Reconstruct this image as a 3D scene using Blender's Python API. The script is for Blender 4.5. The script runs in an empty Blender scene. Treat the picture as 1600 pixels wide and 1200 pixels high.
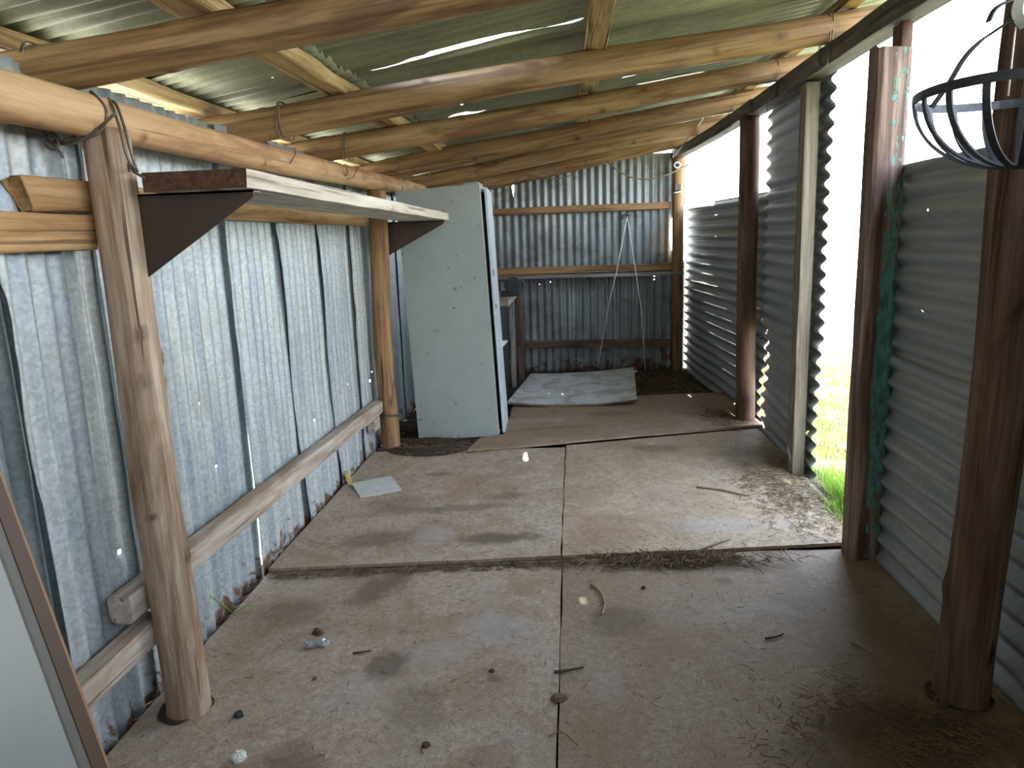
import bpy, math, random
from mathutils import Vector, Matrix, noise

# ------------------------------------------------------------------ camera, sky, sun, exposure
SC = bpy.context.scene
COL = SC.collection
SC.view_settings.view_transform = 'Standard'
SC.view_settings.look = 'None'
SC.view_settings.gamma = 1.0
SC.view_settings.use_curve_mapping = False
SC.view_settings.exposure = 1.75
SC.cycles.max_bounces = 10
SC.cycles.diffuse_bounces = 6
SC.cycles.glossy_bounces = 4
SC.cycles.sample_clamp_indirect = 6.0

cd = bpy.data.cameras.new('camera')
cd.sensor_width = 36.0
cd.lens = 1145.0 / 1600.0 * 36.0
cd.clip_start = 0.02
cam = bpy.data.objects.new('camera', cd)
COL.objects.link(cam)
_R = Matrix(((0.99651, 0.01767, 0.08157), (0.07680, 0.19797, -0.97719), (-0.03342, 0.98005, 0.19592)))
cam.matrix_world = Matrix.Translation((0, 0, 1.5)) @ _R.to_4x4()
SC.camera = cam

SKY_STRENGTH = 3.0
SUN_STRENGTH = 9.0
w = bpy.data.worlds.new('sky'); SC.world = w; w.use_nodes = True
nt = w.node_tree; nt.nodes.clear()
_o = nt.nodes.new('ShaderNodeOutputWorld'); _b = nt.nodes.new('ShaderNodeBackground')
_t = nt.nodes.new('ShaderNodeTexCoord'); _s = nt.nodes.new('ShaderNodeSeparateXYZ'); _r = nt.nodes.new('ShaderNodeValToRGB')
nt.links.new(_t.outputs['Generated'], _s.inputs[0]); nt.links.new(_s.outputs[2], _r.inputs[0])
_r.color_ramp.elements[0].position = 0.05; _r.color_ramp.elements[0].color = (0.97, 0.99, 1.0, 1)
_r.color_ramp.elements[1].position = 0.75; _r.color_ramp.elements[1].color = (0.50, 0.68, 1.0, 1)
nt.links.new(_r.outputs[0], _b.inputs[0]); _b.inputs[1].default_value = SKY_STRENGTH
nt.links.new(_b.outputs[0], _o.inputs[0])

sd = bpy.data.lights.new('sun', 'SUN'); sd.energy = SUN_STRENGTH; sd.angle = math.radians(0.4); sd.color = (1.0, 0.93, 0.80)
sun = bpy.data.objects.new('sun', sd); COL.objects.link(sun)
sun.rotation_euler = Vector((-0.07, 0.86, 0.50)).to_track_quat('Z', 'Y').to_euler()
sun.location = (-2, 12, 14)

# ------------------------------------------------------------------ node helpers and materials
def _nd(nt, typ, **kw):
    n = nt.nodes.new(typ)
    for k, v in kw.items(): setattr(n, k, v)
    return n
def _mat(name):
    m = bpy.data.materials.new(name); m.use_nodes = True
    nt = m.node_tree
    return m, nt, nt.nodes['Principled BSDF']
def _ramp(nt, src, stops):
    r = _nd(nt, 'ShaderNodeValToRGB'); e = r.color_ramp.elements
    while len(e) < len(stops): e.new(0.5)
    for i, (p, c) in enumerate(stops):
        e[i].position = p; e[i].color = (*c, 1) if len(c) == 3 else c
    nt.links.new(src, r.inputs[0]); return r.outputs[0]
def _mix(nt, fac, a, b, mode='MIX'):
    n = _nd(nt, 'ShaderNodeMix', data_type='RGBA', blend_type=mode)
    for sock, v in ((n.inputs[0], fac), (n.inputs[6], a), (n.inputs[7], b)):
        if hasattr(v, 'links'): nt.links.new(v, sock)
        elif isinstance(v, (int, float)): sock.default_value = v
        else: sock.default_value = (*v, 1)
    return n.outputs[2]
def _math(nt, op, a, b=0.0, clamp=False):
    n = _nd(nt, 'ShaderNodeMath', operation=op, use_clamp=clamp)
    for i, v in enumerate((a, b)):
        if hasattr(v, 'links'): nt.links.new(v, n.inputs[i])
        else: n.inputs[i].default_value = v
    return n.outputs[0]
def _coords(nt, scale, rnd=True, rot=(0, 0, 0)):
    t = _nd(nt, 'ShaderNodeTexCoord'); v = t.outputs['Object']
    if rnd:
        oi = _nd(nt, 'ShaderNodeObjectInfo'); m = _math(nt, 'MULTIPLY', oi.outputs['Random'], 37.0)
        a = _nd(nt, 'ShaderNodeVectorMath', operation='ADD'); nt.links.new(v, a.inputs[0]); nt.links.new(m, a.inputs[1]); v = a.outputs[0]
    mp = _nd(nt, 'ShaderNodeMapping'); mp.inputs['Scale'].default_value = scale; mp.inputs['Rotation'].default_value = rot
    nt.links.new(v, mp.inputs[0]); return mp.outputs[0]
def _noise(nt, vec, scale, detail=4.0, rough=0.55, dist=0.0):
    n = _nd(nt, 'ShaderNodeTexNoise'); n.inputs['Scale'].default_value = scale; n.inputs['Detail'].default_value = detail
    n.inputs['Roughness'].default_value = rough; n.inputs['Distortion'].default_value = dist
    nt.links.new(vec, n.inputs['Vector']); return n.outputs['Fac']
def _bump(nt, bsdf, h, strength, dist):
    b = _nd(nt, 'ShaderNodeBump'); b.inputs['Strength'].default_value = strength; b.inputs['Distance'].default_value = dist
    nt.links.new(h, b.inputs['Height']); nt.links.new(b.outputs[0], bsdf.inputs['Normal'])
def _objz(nt, axis=2):
    t = _nd(nt, 'ShaderNodeTexCoord'); s = _nd(nt, 'ShaderNodeSeparateXYZ'); nt.links.new(t.outputs['Object'], s.inputs[0]); return s.outputs[axis]

def wood(name, dark, mid, light, crack=0.6, rough=0.75, patch=None, grain=26.0):
    m, nt, b = _mat(name)
    v = _coords(nt, (1, 1, 0.055))
    g = _noise(nt, v, grain, 7, 0.62, 0.35)
    fine = _noise(nt, _coords(nt, (1, 1, 0.035)), grain * 4.5, 4, 0.65, 0.1)
    g2 = _math(nt, 'ADD', _math(nt, 'MULTIPLY', g, 0.68), _math(nt, 'MULTIPLY', fine, 0.32))
    blot = _noise(nt, _coords(nt, (1, 1, 0.22)), 7.5, 6, 0.7, 0.9)
    g2 = _math(nt, 'ADD', g2, _math(nt, 'MULTIPLY', _math(nt, 'SUBTRACT', blot, 0.5), 0.42))
    col = _ramp(nt, g2, [(0.33, dark), (0.49, mid), (0.66, light)])
    v2 = _coords(nt, (1, 1, 0.3))
    p = _noise(nt, v2, 5.0, 4, 0.6, 0.6)
    pf = _ramp(nt, p, [(0.56, (0, 0, 0)), (0.66, (1, 1, 1))])
    col = _mix(nt, _math(nt, 'MULTIPLY', pf, 0.65), col, patch or tuple(c * 0.6 for c in dark))
    v3 = _coords(nt, (1, 1, 0.02))
    c = _noise(nt, v3, 42.0, 3, 0.5, 0.2)
    cf = _ramp(nt, c, [(0.33, (1, 1, 1)), (0.385, (0, 0, 0))])
    col = _mix(nt, _math(nt, 'MULTIPLY', cf, crack), col, tuple(q * 0.25 for q in dark))
    k = _nd(nt, 'ShaderNodeAttribute', attribute_name='knot')
    col = _mix(nt, k.outputs['Fac'], col, tuple(q * 0.35 for q in dark))
    nt.links.new(col, b.inputs['Base Color']); b.inputs['Roughness'].default_value = rough
    b.inputs['Specular IOR Level'].default_value = 0.25
    h = _math(nt, 'SUBTRACT', g, _math(nt, 'MULTIPLY', cf, crack))
    _bump(nt, b, h, 0.55, 0.006)
    return m

def galv(name, base, streak, dirt, dirt_lo=0.5, rust=0.5, rust_base=None, metallic=0.45, rough=0.42, axis=1, spangle=0.08):
    """weathered galvanised iron; local axis 1 runs along the corrugations, local axis 0 across them"""
    m, nt, b = _mat(name)
    v = _coords(nt, (1, 1, 1))
    vs = _coords(nt, (1, 0.07, 1)) if axis == 1 else _coords(nt, (0.07, 1, 1))
    s = _noise(nt, vs, 17.0, 5, 0.6)
    col = _mix(nt, _ramp(nt, s, [(0.35, (0, 0, 0)), (0.68, (1, 1, 1))]), base, streak)
    sp = _nd(nt, 'ShaderNodeTexVoronoi'); sp.inputs['Scale'].default_value = 85.0; nt.links.new(v, sp.inputs['Vector'])
    spv = _nd(nt, 'ShaderNodeSeparateColor'); nt.links.new(sp.outputs['Color'], spv.inputs[0])
    col = _mix(nt, spangle, col, spv.outputs[0], 'OVERLAY')
    d = _noise(nt, v, 3.2, 7, 0.68, 0.4)
    df = _ramp(nt, d, [(dirt_lo, (0, 0, 0)), (dirt_lo + 0.2, (1, 1, 1))])
    col = _mix(nt, _math(nt, 'MULTIPLY', df, 0.7), col, dirt)
    r = _noise(nt, v, 6.5, 8, 0.7, 0.8)
    if rust_base is not None:
        z = _objz(nt, 1)
        hz = _nd(nt, 'ShaderNodeMapRange'); hz.inputs[1].default_value = 0.0; hz.inputs[2].default_value = rust_base
        hz.inputs[3].default_value = 0.26; hz.inputs[4].default_value = 0.0; nt.links.new(z, hz.inputs[0])
        r = _math(nt, 'ADD', r, hz.outputs[0])
    rf = _ramp(nt, r, [(0.70, (0, 0, 0)), (0.76, (1, 1, 1))])
    rf = _math(nt, 'MULTIPLY', rf, rust)
    col = _mix(nt, rf, col, (0.13, 0.055, 0.028))
    nt.links.new(col, b.inputs['Base Color'])
    met = _math(nt, 'MULTIPLY', _math(nt, 'SUBTRACT', 1.0, _math(nt, 'MAXIMUM', rf, _math(nt, 'MULTIPLY', df, 0.6))), metallic)
    nt.links.new(met, b.inputs['Metallic'])
    ro = _math(nt, 'ADD', rough, _math(nt, 'MULTIPLY', s, 0.22)); nt.links.new(ro, b.inputs['Roughness'])
    dn = _noise(nt, v, 9.0, 3, 0.5)
    _bump(nt, b, dn, 0.08, 0.010)
    return m

def plain(name, col, rough=0.6, metallic=0.0, var=0.25, scale=14.0, bump=0.0, dirt=None, dirt_lo=0.58, spec=0.4, speck=None):
    m, nt, b = _mat(name)
    v = _coords(nt, (1, 1, 1))
    n = _noise(nt, v, scale, 6, 0.65)
    c = _ramp(nt, n, [(0.3, tuple(q * (1 - var) for q in col)), (0.7, tuple(min(1, q * (1 + var)) for q in col))])
    if dirt:
        d = _noise(nt, v, 4.5, 8, 0.7, 0.5)
        c = _mix(nt, _ramp(nt, d, [(dirt_lo, (0, 0, 0)), (dirt_lo + 0.08, (1, 1, 1))]), c, dirt)
    if speck:
        q = _noise(nt, v, speck[0], 6, 0.75, 0.4); area = _noise(nt, v, 3.0, 3, 0.6)
        q = _math(nt, 'ADD', q, _math(nt, 'MULTIPLY', area, 0.35))
        c = _mix(nt, _ramp(nt, q, [(speck[1], (0, 0, 0)), (speck[1] + 0.03, (1, 1, 1))]), c, (0.09, 0.065, 0.045))
    nt.links.new(c, b.inputs['Base Color']); b.inputs['Roughness'].default_value = rough; b.inputs['Metallic'].default_value = metallic
    b.inputs['Specular IOR Level'].default_value = spec
    if bump: _bump(nt, b, n, bump, 0.004)
    return m

def particle_board(name, base, stains=(), pale=(), brown=0.6, grey=0.5):
    """dusty chipboard; stains and pale are (x, y, rx, ry, angle, strength) in metres in the object's own frame"""
    m, nt, b = _mat(name)
    v = _coords(nt, (1, 1, 1), rnd=False)
    f = _noise(nt, v, 120.0, 5, 0.8)
    f2 = _noise(nt, v, 34.0, 5, 0.75)
    c = _ramp(nt, _math(nt, 'ADD', _math(nt, 'MULTIPLY', f, 0.6), _math(nt, 'MULTIPLY', f2, 0.4)), [(0.36, tuple(q * 0.45 for q in base)), (0.5, base), (0.64, tuple(min(1, q * 1.6) for q in base))])
    big = _noise(nt, v, 2.3, 8, 0.72, 0.6)
    c = _mix(nt, _math(nt, 'MULTIPLY', _ramp(nt, big, [(0.44, (0, 0, 0)), (0.62, (1, 1, 1))]), brown), c, (0.25, 0.145, 0.072))
    gr = _noise(nt, _coords(nt, (1, 1, 1), rnd=False, rot=(0, 0, 1.1)), 1.9, 8, 0.72, 0.4)
    c = _mix(nt, _math(nt, 'MULTIPLY', _ramp(nt, gr, [(0.50, (0, 0, 0)), (0.68, (1, 1, 1))]), grey), c, (0.40, 0.335, 0.285))
    dk = _noise(nt, v, 5.2, 9, 0.75, 0.6)
    c = _mix(nt, _math(nt, 'MULTIPLY', _ramp(nt, dk, [(0.56, (0, 0, 0)), (0.72, (1, 1, 1))]), 0.6), c, (0.10, 0.07, 0.05))
    fl = _noise(nt, v, 75.0, 4, 0.7)
    c = _mix(nt, _math(nt, 'MULTIPLY', _ramp(nt, fl, [(0.64, (0, 0, 0)), (0.70, (1, 1, 1))]), 0.85), c, (0.07, 0.045, 0.03))
    fp = _noise(nt, v, 62.0, 3, 0.6)
    c = _mix(nt, _math(nt, 'MULTIPLY', _ramp(nt, fp, [(0.27, (1, 1, 1)), (0.33, (0, 0, 0))]), 0.6), c, (0.45, 0.37, 0.28))
    tc = _nd(nt, 'ShaderNodeTexCoord')
    wob = _noise(nt, v, 9.0, 7, 0.72)
    def blob(x, y, rx, ry, a):
        mp = _nd(nt, 'ShaderNodeMapping', vector_type='TEXTURE')
        mp.inputs['Location'].default_value = (x, y, 0); mp.inputs['Rotation'].default_value = (0, 0, a); mp.inputs['Scale'].default_value = (rx, ry, 50)
        nt.links.new(tc.outputs['Object'], mp.inputs[0])
        ln = _nd(nt, 'ShaderNodeVectorMath', operation='LENGTH'); nt.links.new(mp.outputs[0], ln.inputs[0])
        d = _math(nt, 'ADD', ln.outputs['Value'], _math(nt, 'MULTIPLY', _math(nt, 'SUBTRACT', wob, 0.5), 1.7))
        return _ramp(nt, d, [(0.50, (1, 1, 1)), (1.05, (0, 0, 0))])
    for (x, y, rx, ry, a, s) in pale:
        c = _mix(nt, _math(nt, 'MULTIPLY', blob(x, y, rx * 1.15, ry * 1.15, a), s * 0.8), c, (0.42, 0.40, 0.385))
    for (x, y, rx, ry, a, s) in stains:
        c = _mix(nt, _math(nt, 'MULTIPLY', blob(x, y, rx * 1.1, ry * 1.1, a), s), c, (0.125, 0.085, 0.055))
    nt.links.new(c, b.inputs['Base Color']); b.inputs['Roughness'].default_value = 0.62; b.inputs['Specular IOR Level'].default_value = 0.35
    _bump(nt, b, _math(nt, 'ADD', f, _math(nt, 'MULTIPLY', big, 0.8)), 0.4, 0.003)
    return m

M = {}
M['log'] = wood('rafter_log_wood', (0.10, 0.050, 0.022), (0.29, 0.175, 0.078), (0.44, 0.295, 0.155), crack=0.35, rough=0.6, patch=(0.085, 0.038, 0.02), grain=13)
M['plate'] = wood('peeled_log_wood', (0.27, 0.13, 0.058), (0.52, 0.325, 0.165), (0.68, 0.49, 0.285), crack=0.3, rough=0.6, patch=(0.24, 0.11, 0.05), grain=11)
M['post'] = wood('weathered_post_wood', (0.145, 0.08, 0.042), (0.36, 0.25, 0.165), (0.60, 0.49, 0.375), crack=0.8, patch=(0.24, 0.115, 0.05))
M['post2'] = wood('brown_post_wood', (0.15, 0.08, 0.04), (0.31, 0.18, 0.085), (0.46, 0.29, 0.15), crack=0.7)
M['rail'] = wood('grey_rail_wood', (0.22, 0.17, 0.125), (0.42, 0.35, 0.28), (0.58, 0.51, 0.43), crack=0.6, patch=(0.32, 0.19, 0.10))
M['rail_tan'] = wood('tan_rail_wood', (0.26, 0.14, 0.06), (0.46, 0.28, 0.13), (0.58, 0.40, 0.22), crack=0.6)
M['batten'] = wood('rough_batten_wood', (0.17, 0.10, 0.045), (0.46, 0.31, 0.14), (0.66, 0.49, 0.26), crack=0.9, patch=(0.08, 0.045, 0.025), grain=20)
M['darkwood'] = wood('dark_post_wood', (0.06, 0.03, 0.02), (0.14, 0.078, 0.055), (0.23, 0.145, 0.11), crack=0.6)
M['beam'] = wood('beam_wood', (0.10, 0.08, 0.06), (0.21, 0.175, 0.13), (0.33, 0.28, 0.21), crack=0.4)
M['shelfwood'] = wood('shelf_plank_wood', (0.40, 0.33, 0.25), (0.62, 0.55, 0.45), (0.78, 0.72, 0.62), crack=0.6, patch=(0.24, 0.19, 0.14))
M['endgrain'] = plain('dark_end_grain', (0.085, 0.042, 0.022), 0.8, 0, 0.6, 60, 0.6)
M['endpale'] = plain('pale_end_grain', (0.36, 0.22, 0.10), 0.85, 0, 0.6, 45, 0.8)
M['wall'] = galv('galvanised_wall_iron', (0.315, 0.38, 0.43), (0.55, 0.575, 0.55), (0.34, 0.35, 0.30), 0.54, 0.95, 0.27, spangle=0.16)  # streak colour warmed to stand for cream highlights on the ridges
M['roof'] = galv('old_roof_iron', (0.25, 0.265, 0.185), (0.38, 0.38, 0.245), (0.165, 0.17, 0.11), 0.50, 0.3, None, 0.3, 0.42)
M['side'] = galv('side_wall_iron', (0.30, 0.335, 0.36), (0.42, 0.42, 0.39), (0.13, 0.115, 0.10), 0.60, 0.5, None, 0.35, 0.42)
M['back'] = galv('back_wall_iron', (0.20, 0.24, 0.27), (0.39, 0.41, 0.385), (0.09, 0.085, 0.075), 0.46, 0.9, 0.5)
M['beamdark'] = wood('dark_beam_wood', (0.05, 0.042, 0.036), (0.125, 0.105, 0.085), (0.22, 0.185, 0.14), crack=0.4)
M['wire'] = plain('rusty_wire', (0.17, 0.15, 0.125), 0.5, 0.6, 0.3, 40)
M['brownsteel'] = plain('brown_painted_steel', (0.055, 0.035, 0.026), 0.38, 0.0, 0.2, 6, 0.05, dirt=(0.10, 0.055, 0.025), dirt_lo=0.62)
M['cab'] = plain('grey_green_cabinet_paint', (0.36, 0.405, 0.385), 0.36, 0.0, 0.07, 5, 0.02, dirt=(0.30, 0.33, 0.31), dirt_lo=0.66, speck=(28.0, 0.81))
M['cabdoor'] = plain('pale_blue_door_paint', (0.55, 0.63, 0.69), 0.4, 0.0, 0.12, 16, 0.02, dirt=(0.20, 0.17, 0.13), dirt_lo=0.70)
M['cabedge'] = plain('worn_cabinet_edge', (0.36, 0.34, 0.29), 0.55, 0.0, 0.35, 30)
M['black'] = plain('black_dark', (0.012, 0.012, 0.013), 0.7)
M['whiteboard'] = plain('dirty_white_laminate', (0.60, 0.585, 0.54), 0.45, 0.0, 0.15, 25, 0.02, dirt=(0.40, 0.35, 0.29), dirt_lo=0.47, speck=(20.0, 0.84))
M['tile'] = plain('pale_tile', (0.56, 0.56, 0.53), 0.4, 0.0, 0.12, 18)
M['dirt'] = plain('dark_dirt', (0.065, 0.046, 0.034), 0.95, 0, 0.5, 30, 1.0, spec=0.1)
M['litter'] = plain('dry_litter', (0.17, 0.115, 0.07), 0.9, 0, 0.5, 8, spec=0.1)
M['straw'] = plain('pale_straw', (0.38, 0.28, 0.17), 0.8, 0, 0.5, 8, spec=0.1)
M['twig'] = plain('twig_bark', (0.24, 0.16, 0.10), 0.85, 0, 0.35, 60, 0.4)
M['twigdark'] = plain('dark_twig_bark', (0.10, 0.06, 0.038), 0.85, 0, 0.35, 60, 0.4)
M['foil'] = plain('crumpled_wrapper', (0.45, 0.50, 0.52), 0.3, 0.4, 0.4, 90)
M['iron'] = plain('dark_iron', (0.055, 0.06, 0.07), 0.42, 0.5, 0.4, 40, 0.1, dirt=(0.10, 0.20, 0.20), dirt_lo=0.60)
M['porcelain'] = plain('white_porcelain', (0.72, 0.72, 0.66), 0.35)
M['frame'] = plain('brown_frame_wood', (0.062, 0.028, 0.013), 0.45, 0, 0.15, 10)
M['framelip'] = plain('lit_brown_lip', (0.30, 0.15, 0.06), 0.5, 0, 0.12, 10)  # frame brown lightened to show light catching the outer edge
M['slip'] = plain('grey_slip', (0.11, 0.102, 0.085), 0.45, 0, 0.1, 10)
M['panel'] = plain('pale_grey_panel', (0.22, 0.23, 0.22), 0.30, 0, 0.06, 3)
M['benchwood'] = wood('bench_wood', (0.14, 0.12, 0.10), (0.26, 0.23, 0.20), (0.42, 0.39, 0.36), crack=0.5)
M['string'] = plain('pale_cord', (0.68, 0.65, 0.58), 0.7)
M['yellow'] = plain('yellowed_offcut', (0.55, 0.40, 0.14), 0.6)

def _grassmat(name, a, b_):
    m, nt, b = _mat(name); nt.nodes.remove(b); out = nt.nodes['Material Output']
    v = _coords(nt, (1, 1, 1), rnd=False)
    c = _ramp(nt, _noise(nt, v, 5.0, 5, 0.7), [(0.35, a), (0.65, b_)])
    d = _nd(nt, 'ShaderNodeBsdfDiffuse'); t = _nd(nt, 'ShaderNodeBsdfTranslucent'); mx = _nd(nt, 'ShaderNodeMixShader'); mx.inputs[0].default_value = 0.45
    nt.links.new(c, d.inputs[0]); nt.links.new(c, t.inputs[0]); nt.links.new(d.outputs[0], mx.inputs[1]); nt.links.new(t.outputs[0], mx.inputs[2])
    nt.links.new(mx.outputs[0], out.inputs[0]); return m
M['grass'] = _grassmat('lawn_grass', (0.13, 0.18, 0.03), (0.27, 0.26, 0.09))
M['tuft'] = _grassmat('tall_grass', (0.20, 0.36, 0.04), (0.38, 0.54, 0.10))

def _ground():
    m, nt, b = _mat('ground_turf')
    v = _coords(nt, (1, 1, 1), rnd=False)
    c = _ramp(nt, _noise(nt, v, 3.5, 8, 0.7, 0.3), [(0.36, (0.12, 0.15, 0.04)), (0.5, (0.20, 0.20, 0.085)), (0.64, (0.36, 0.29, 0.18))])
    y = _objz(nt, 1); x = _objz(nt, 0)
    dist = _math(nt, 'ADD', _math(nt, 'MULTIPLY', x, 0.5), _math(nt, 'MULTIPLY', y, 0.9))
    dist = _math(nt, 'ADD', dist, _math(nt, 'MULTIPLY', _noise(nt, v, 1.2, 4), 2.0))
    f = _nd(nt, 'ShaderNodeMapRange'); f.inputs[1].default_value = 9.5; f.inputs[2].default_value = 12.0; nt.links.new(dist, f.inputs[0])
    c = _mix(nt, f.outputs[0], c, (0.62, 0.60, 0.50))  # far ground paled to stand for distance washed out by glare
    g = _nd(nt, 'ShaderNodeMapRange'); g.inputs[1].default_value = -1.5; g.inputs[2].default_value = -1.65; nt.links.new(x, g.inputs[0])
    c = _mix(nt, g.outputs[0], c, (0.60, 0.55, 0.46))  # pale strip painted so the gap in the wall shows bright
    nt.links.new(c, b.inputs['Base Color']); b.inputs['Roughness'].default_value = 0.95; b.inputs['Specular IOR Level'].default_value = 0.1
    return m
M['ground'] = _ground()

def _painted():
    m, nt, b = _mat('flaking_teal_paint_post')
    v = _coords(nt, (1, 1, 0.06)); g = _noise(nt, v, 30, 7, 0.62, 0.3)
    c = _ramp(nt, g, [(0.33, (0.06, 0.03, 0.02)), (0.5, (0.19, 0.115, 0.085)), (0.66, (0.44, 0.34, 0.29))])
    n = _noise(nt, _coords(nt, (1, 1, 0.35)), 38, 5, 0.7)
    x = _objz(nt, 0); z = _objz(nt, 2)
    xf = _nd(nt, 'ShaderNodeMapRange'); xf.inputs[1].default_value = -0.035; xf.inputs[2].default_value = 0.0; xf.inputs[3].default_value = -0.35; xf.inputs[4].default_value = 0.14; nt.links.new(x, xf.inputs[0])
    zf = _nd(nt, 'ShaderNodeMapRange'); zf.inputs[1].default_value = 1.1; zf.inputs[2].default_value = 1.8; zf.inputs[3].default_value = 0.02; zf.inputs[4].default_value = -0.17; nt.links.new(z, zf.inputs[0])
    zl = _nd(nt, 'ShaderNodeMapRange'); zl.inputs[1].default_value = 0.1; zl.inputs[2].default_value = 0.75; zl.inputs[3].default_value = -0.16; zl.inputs[4].default_value = 0.0; nt.links.new(z, zl.inputs[0])
    f = _math(nt, 'ADD', _math(nt, 'ADD', n, xf.outputs[0]), _math(nt, 'ADD', zf.outputs[0], zl.outputs[0]))
    pf = _ramp(nt, f, [(0.52, (0, 0, 0)), (0.55, (1, 1, 1))])
    c = _mix(nt, pf, c, _ramp(nt, n, [(0.4, (0.05, 0.17, 0.15)), (0.6, (0.13, 0.36, 0.32))]))
    nt.links.new(c, b.inputs['Base Color']); b.inputs['Roughness'].default_value = 0.65
    _bump(nt, b, _math(nt, 'ADD', g, pf), 0.5, 0.004); return m
M['teal'] = _painted()

# ------------------------------------------------------------------ object helpers
def new_obj(name, verts, faces, mat, parent=None, smooth=False, mw=None):
    me = bpy.data.meshes.new(name); me.from_pydata(verts, [], faces); me.update()
    mats = mat if isinstance(mat, (list, tuple)) else [mat]
    for m in mats: me.materials.append(m)
    if smooth: me.polygons.foreach_set('use_smooth', [True] * len(me.polygons))
    o = bpy.data.objects.new(name, me); COL.objects.link(o)
    if parent is not None: o.parent = parent
    if mw is not None: o.matrix_world = mw
    return o
def tag(o, label=None, cat=None, group=None, kind=None):
    if label: o['label'] = label
    if cat: o['category'] = cat
    if group: o['group'] = group
    if kind: o['kind'] = kind
    return o
def empty(name, loc=(0, 0, 0)):
    o = bpy.data.objects.new(name, None); COL.objects.link(o); o.location = loc; o.empty_display_size = 0.1
    bpy.context.view_layer.update() if False else None
    o.matrix_world = Matrix.Translation(loc); return o
def adopt(child, parent):
    """parent a child built in world space, keeping it where it stands"""
    child.parent = parent; child.matrix_parent_inverse = parent.matrix_world.inverted(); return child
def axis_matrix(p0, p1, up=(0, 0, 1)):
    p0, p1 = Vector(p0), Vector(p1); z = (p1 - p0).normalized(); u = Vector(up)
    if abs(z.dot(u.normalized())) > 0.95: u = Vector((0, 1, 0))
    x = u.cross(z).normalized(); y = z.cross(x)
    return Matrix(((x.x, y.x, z.x, p0.x), (x.y, y.y, z.y, p0.y), (x.z, y.z, z.z, p0.z), (0, 0, 0, 1))), (p1 - p0).length

def log(name, p0, p1, r0, r1, mat, seed=0, bend=0.012, knots=6, segs=22, lump=0.06, parent=None, ring=0.06, topcut=None):
    """a round pole: one lumpy tapering tube with knots and cut ends"""
    mw, L = axis_matrix(p0, p1); rnd = random.Random(seed); n = max(4, int(L / ring))
    ks = [(rnd.uniform(0.05, 0.95) * L, rnd.uniform(0, math.tau), rnd.uniform(0.012, 0.024), rnd.uniform(0.12, 0.28)) for _ in range(knots)]
    a, b_, ph, ph2 = rnd.uniform(-1, 1), rnd.uniform(-1, 1), rnd.uniform(0, 6), rnd.uniform(0, 6)
    vs, fs, kn = [], [], []
    for i in range(n + 1):
        z = L * i / n; t = i / n; r = r0 + (r1 - r0) * t
        cx = bend * (a * math.sin(math.pi * t) + 0.5 * math.sin(2.3 * math.pi * t + ph)) ; cy = bend * (b_ * math.sin(math.pi * t) + 0.5 * math.sin(2.9 * math.pi * t + ph2))
        for j in range(segs):
            th = math.tau * j / segs
            q = 1 + lump * noise.noise(Vector((math.cos(th) * 1.1 + seed, math.sin(th) * 1.1, z * 1.6))) + lump * 0.5 * noise.noise(Vector((math.cos(th) * 3 + seed, math.sin(th) * 3, z * 0.9)))
            kk = 0
            for (kz, kt, kw, kh) in ks:
                dth = (th - kt + math.pi) % math.tau - math.pi
                d = math.hypot((z - kz), dth * r) / kw
                if d < 2.2: q += kh * 0.5 * math.exp(-d * d); kk = max(kk, math.exp(-d * d * 1.6))
            zz = z
            if topcut and i == n: zz = z + topcut * math.cos(th)
            vs.append((cx + r * q * math.cos(th), cy + r * q * math.sin(th), zz)); kn.append(kk * 0.85)
    for i in range(n):
        for j in range(segs):
            k = (j + 1) % segs
            fs.append((i * segs + j, i * segs + k, (i + 1) * segs + k, (i + 1) * segs + j))
    fs.append(tuple(reversed(range(segs)))); fs.append(tuple(range(n * segs, (n + 1) * segs)))
    o = new_obj(name, vs, fs, [mat, M['endpale']], None, True)
    o.data.polygons[-1].material_index = 1; o.data.polygons[-2].material_index = 1
    o.data.polygons[-1].use_smooth = False; o.data.polygons[-2].use_smooth = False
    at = o.data.attributes.new('knot', 'FLOAT', 'POINT'); at.data.foreach_set('value', kn)
    o.matrix_world = mw
    if parent: adopt(o, parent)
    return o

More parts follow.
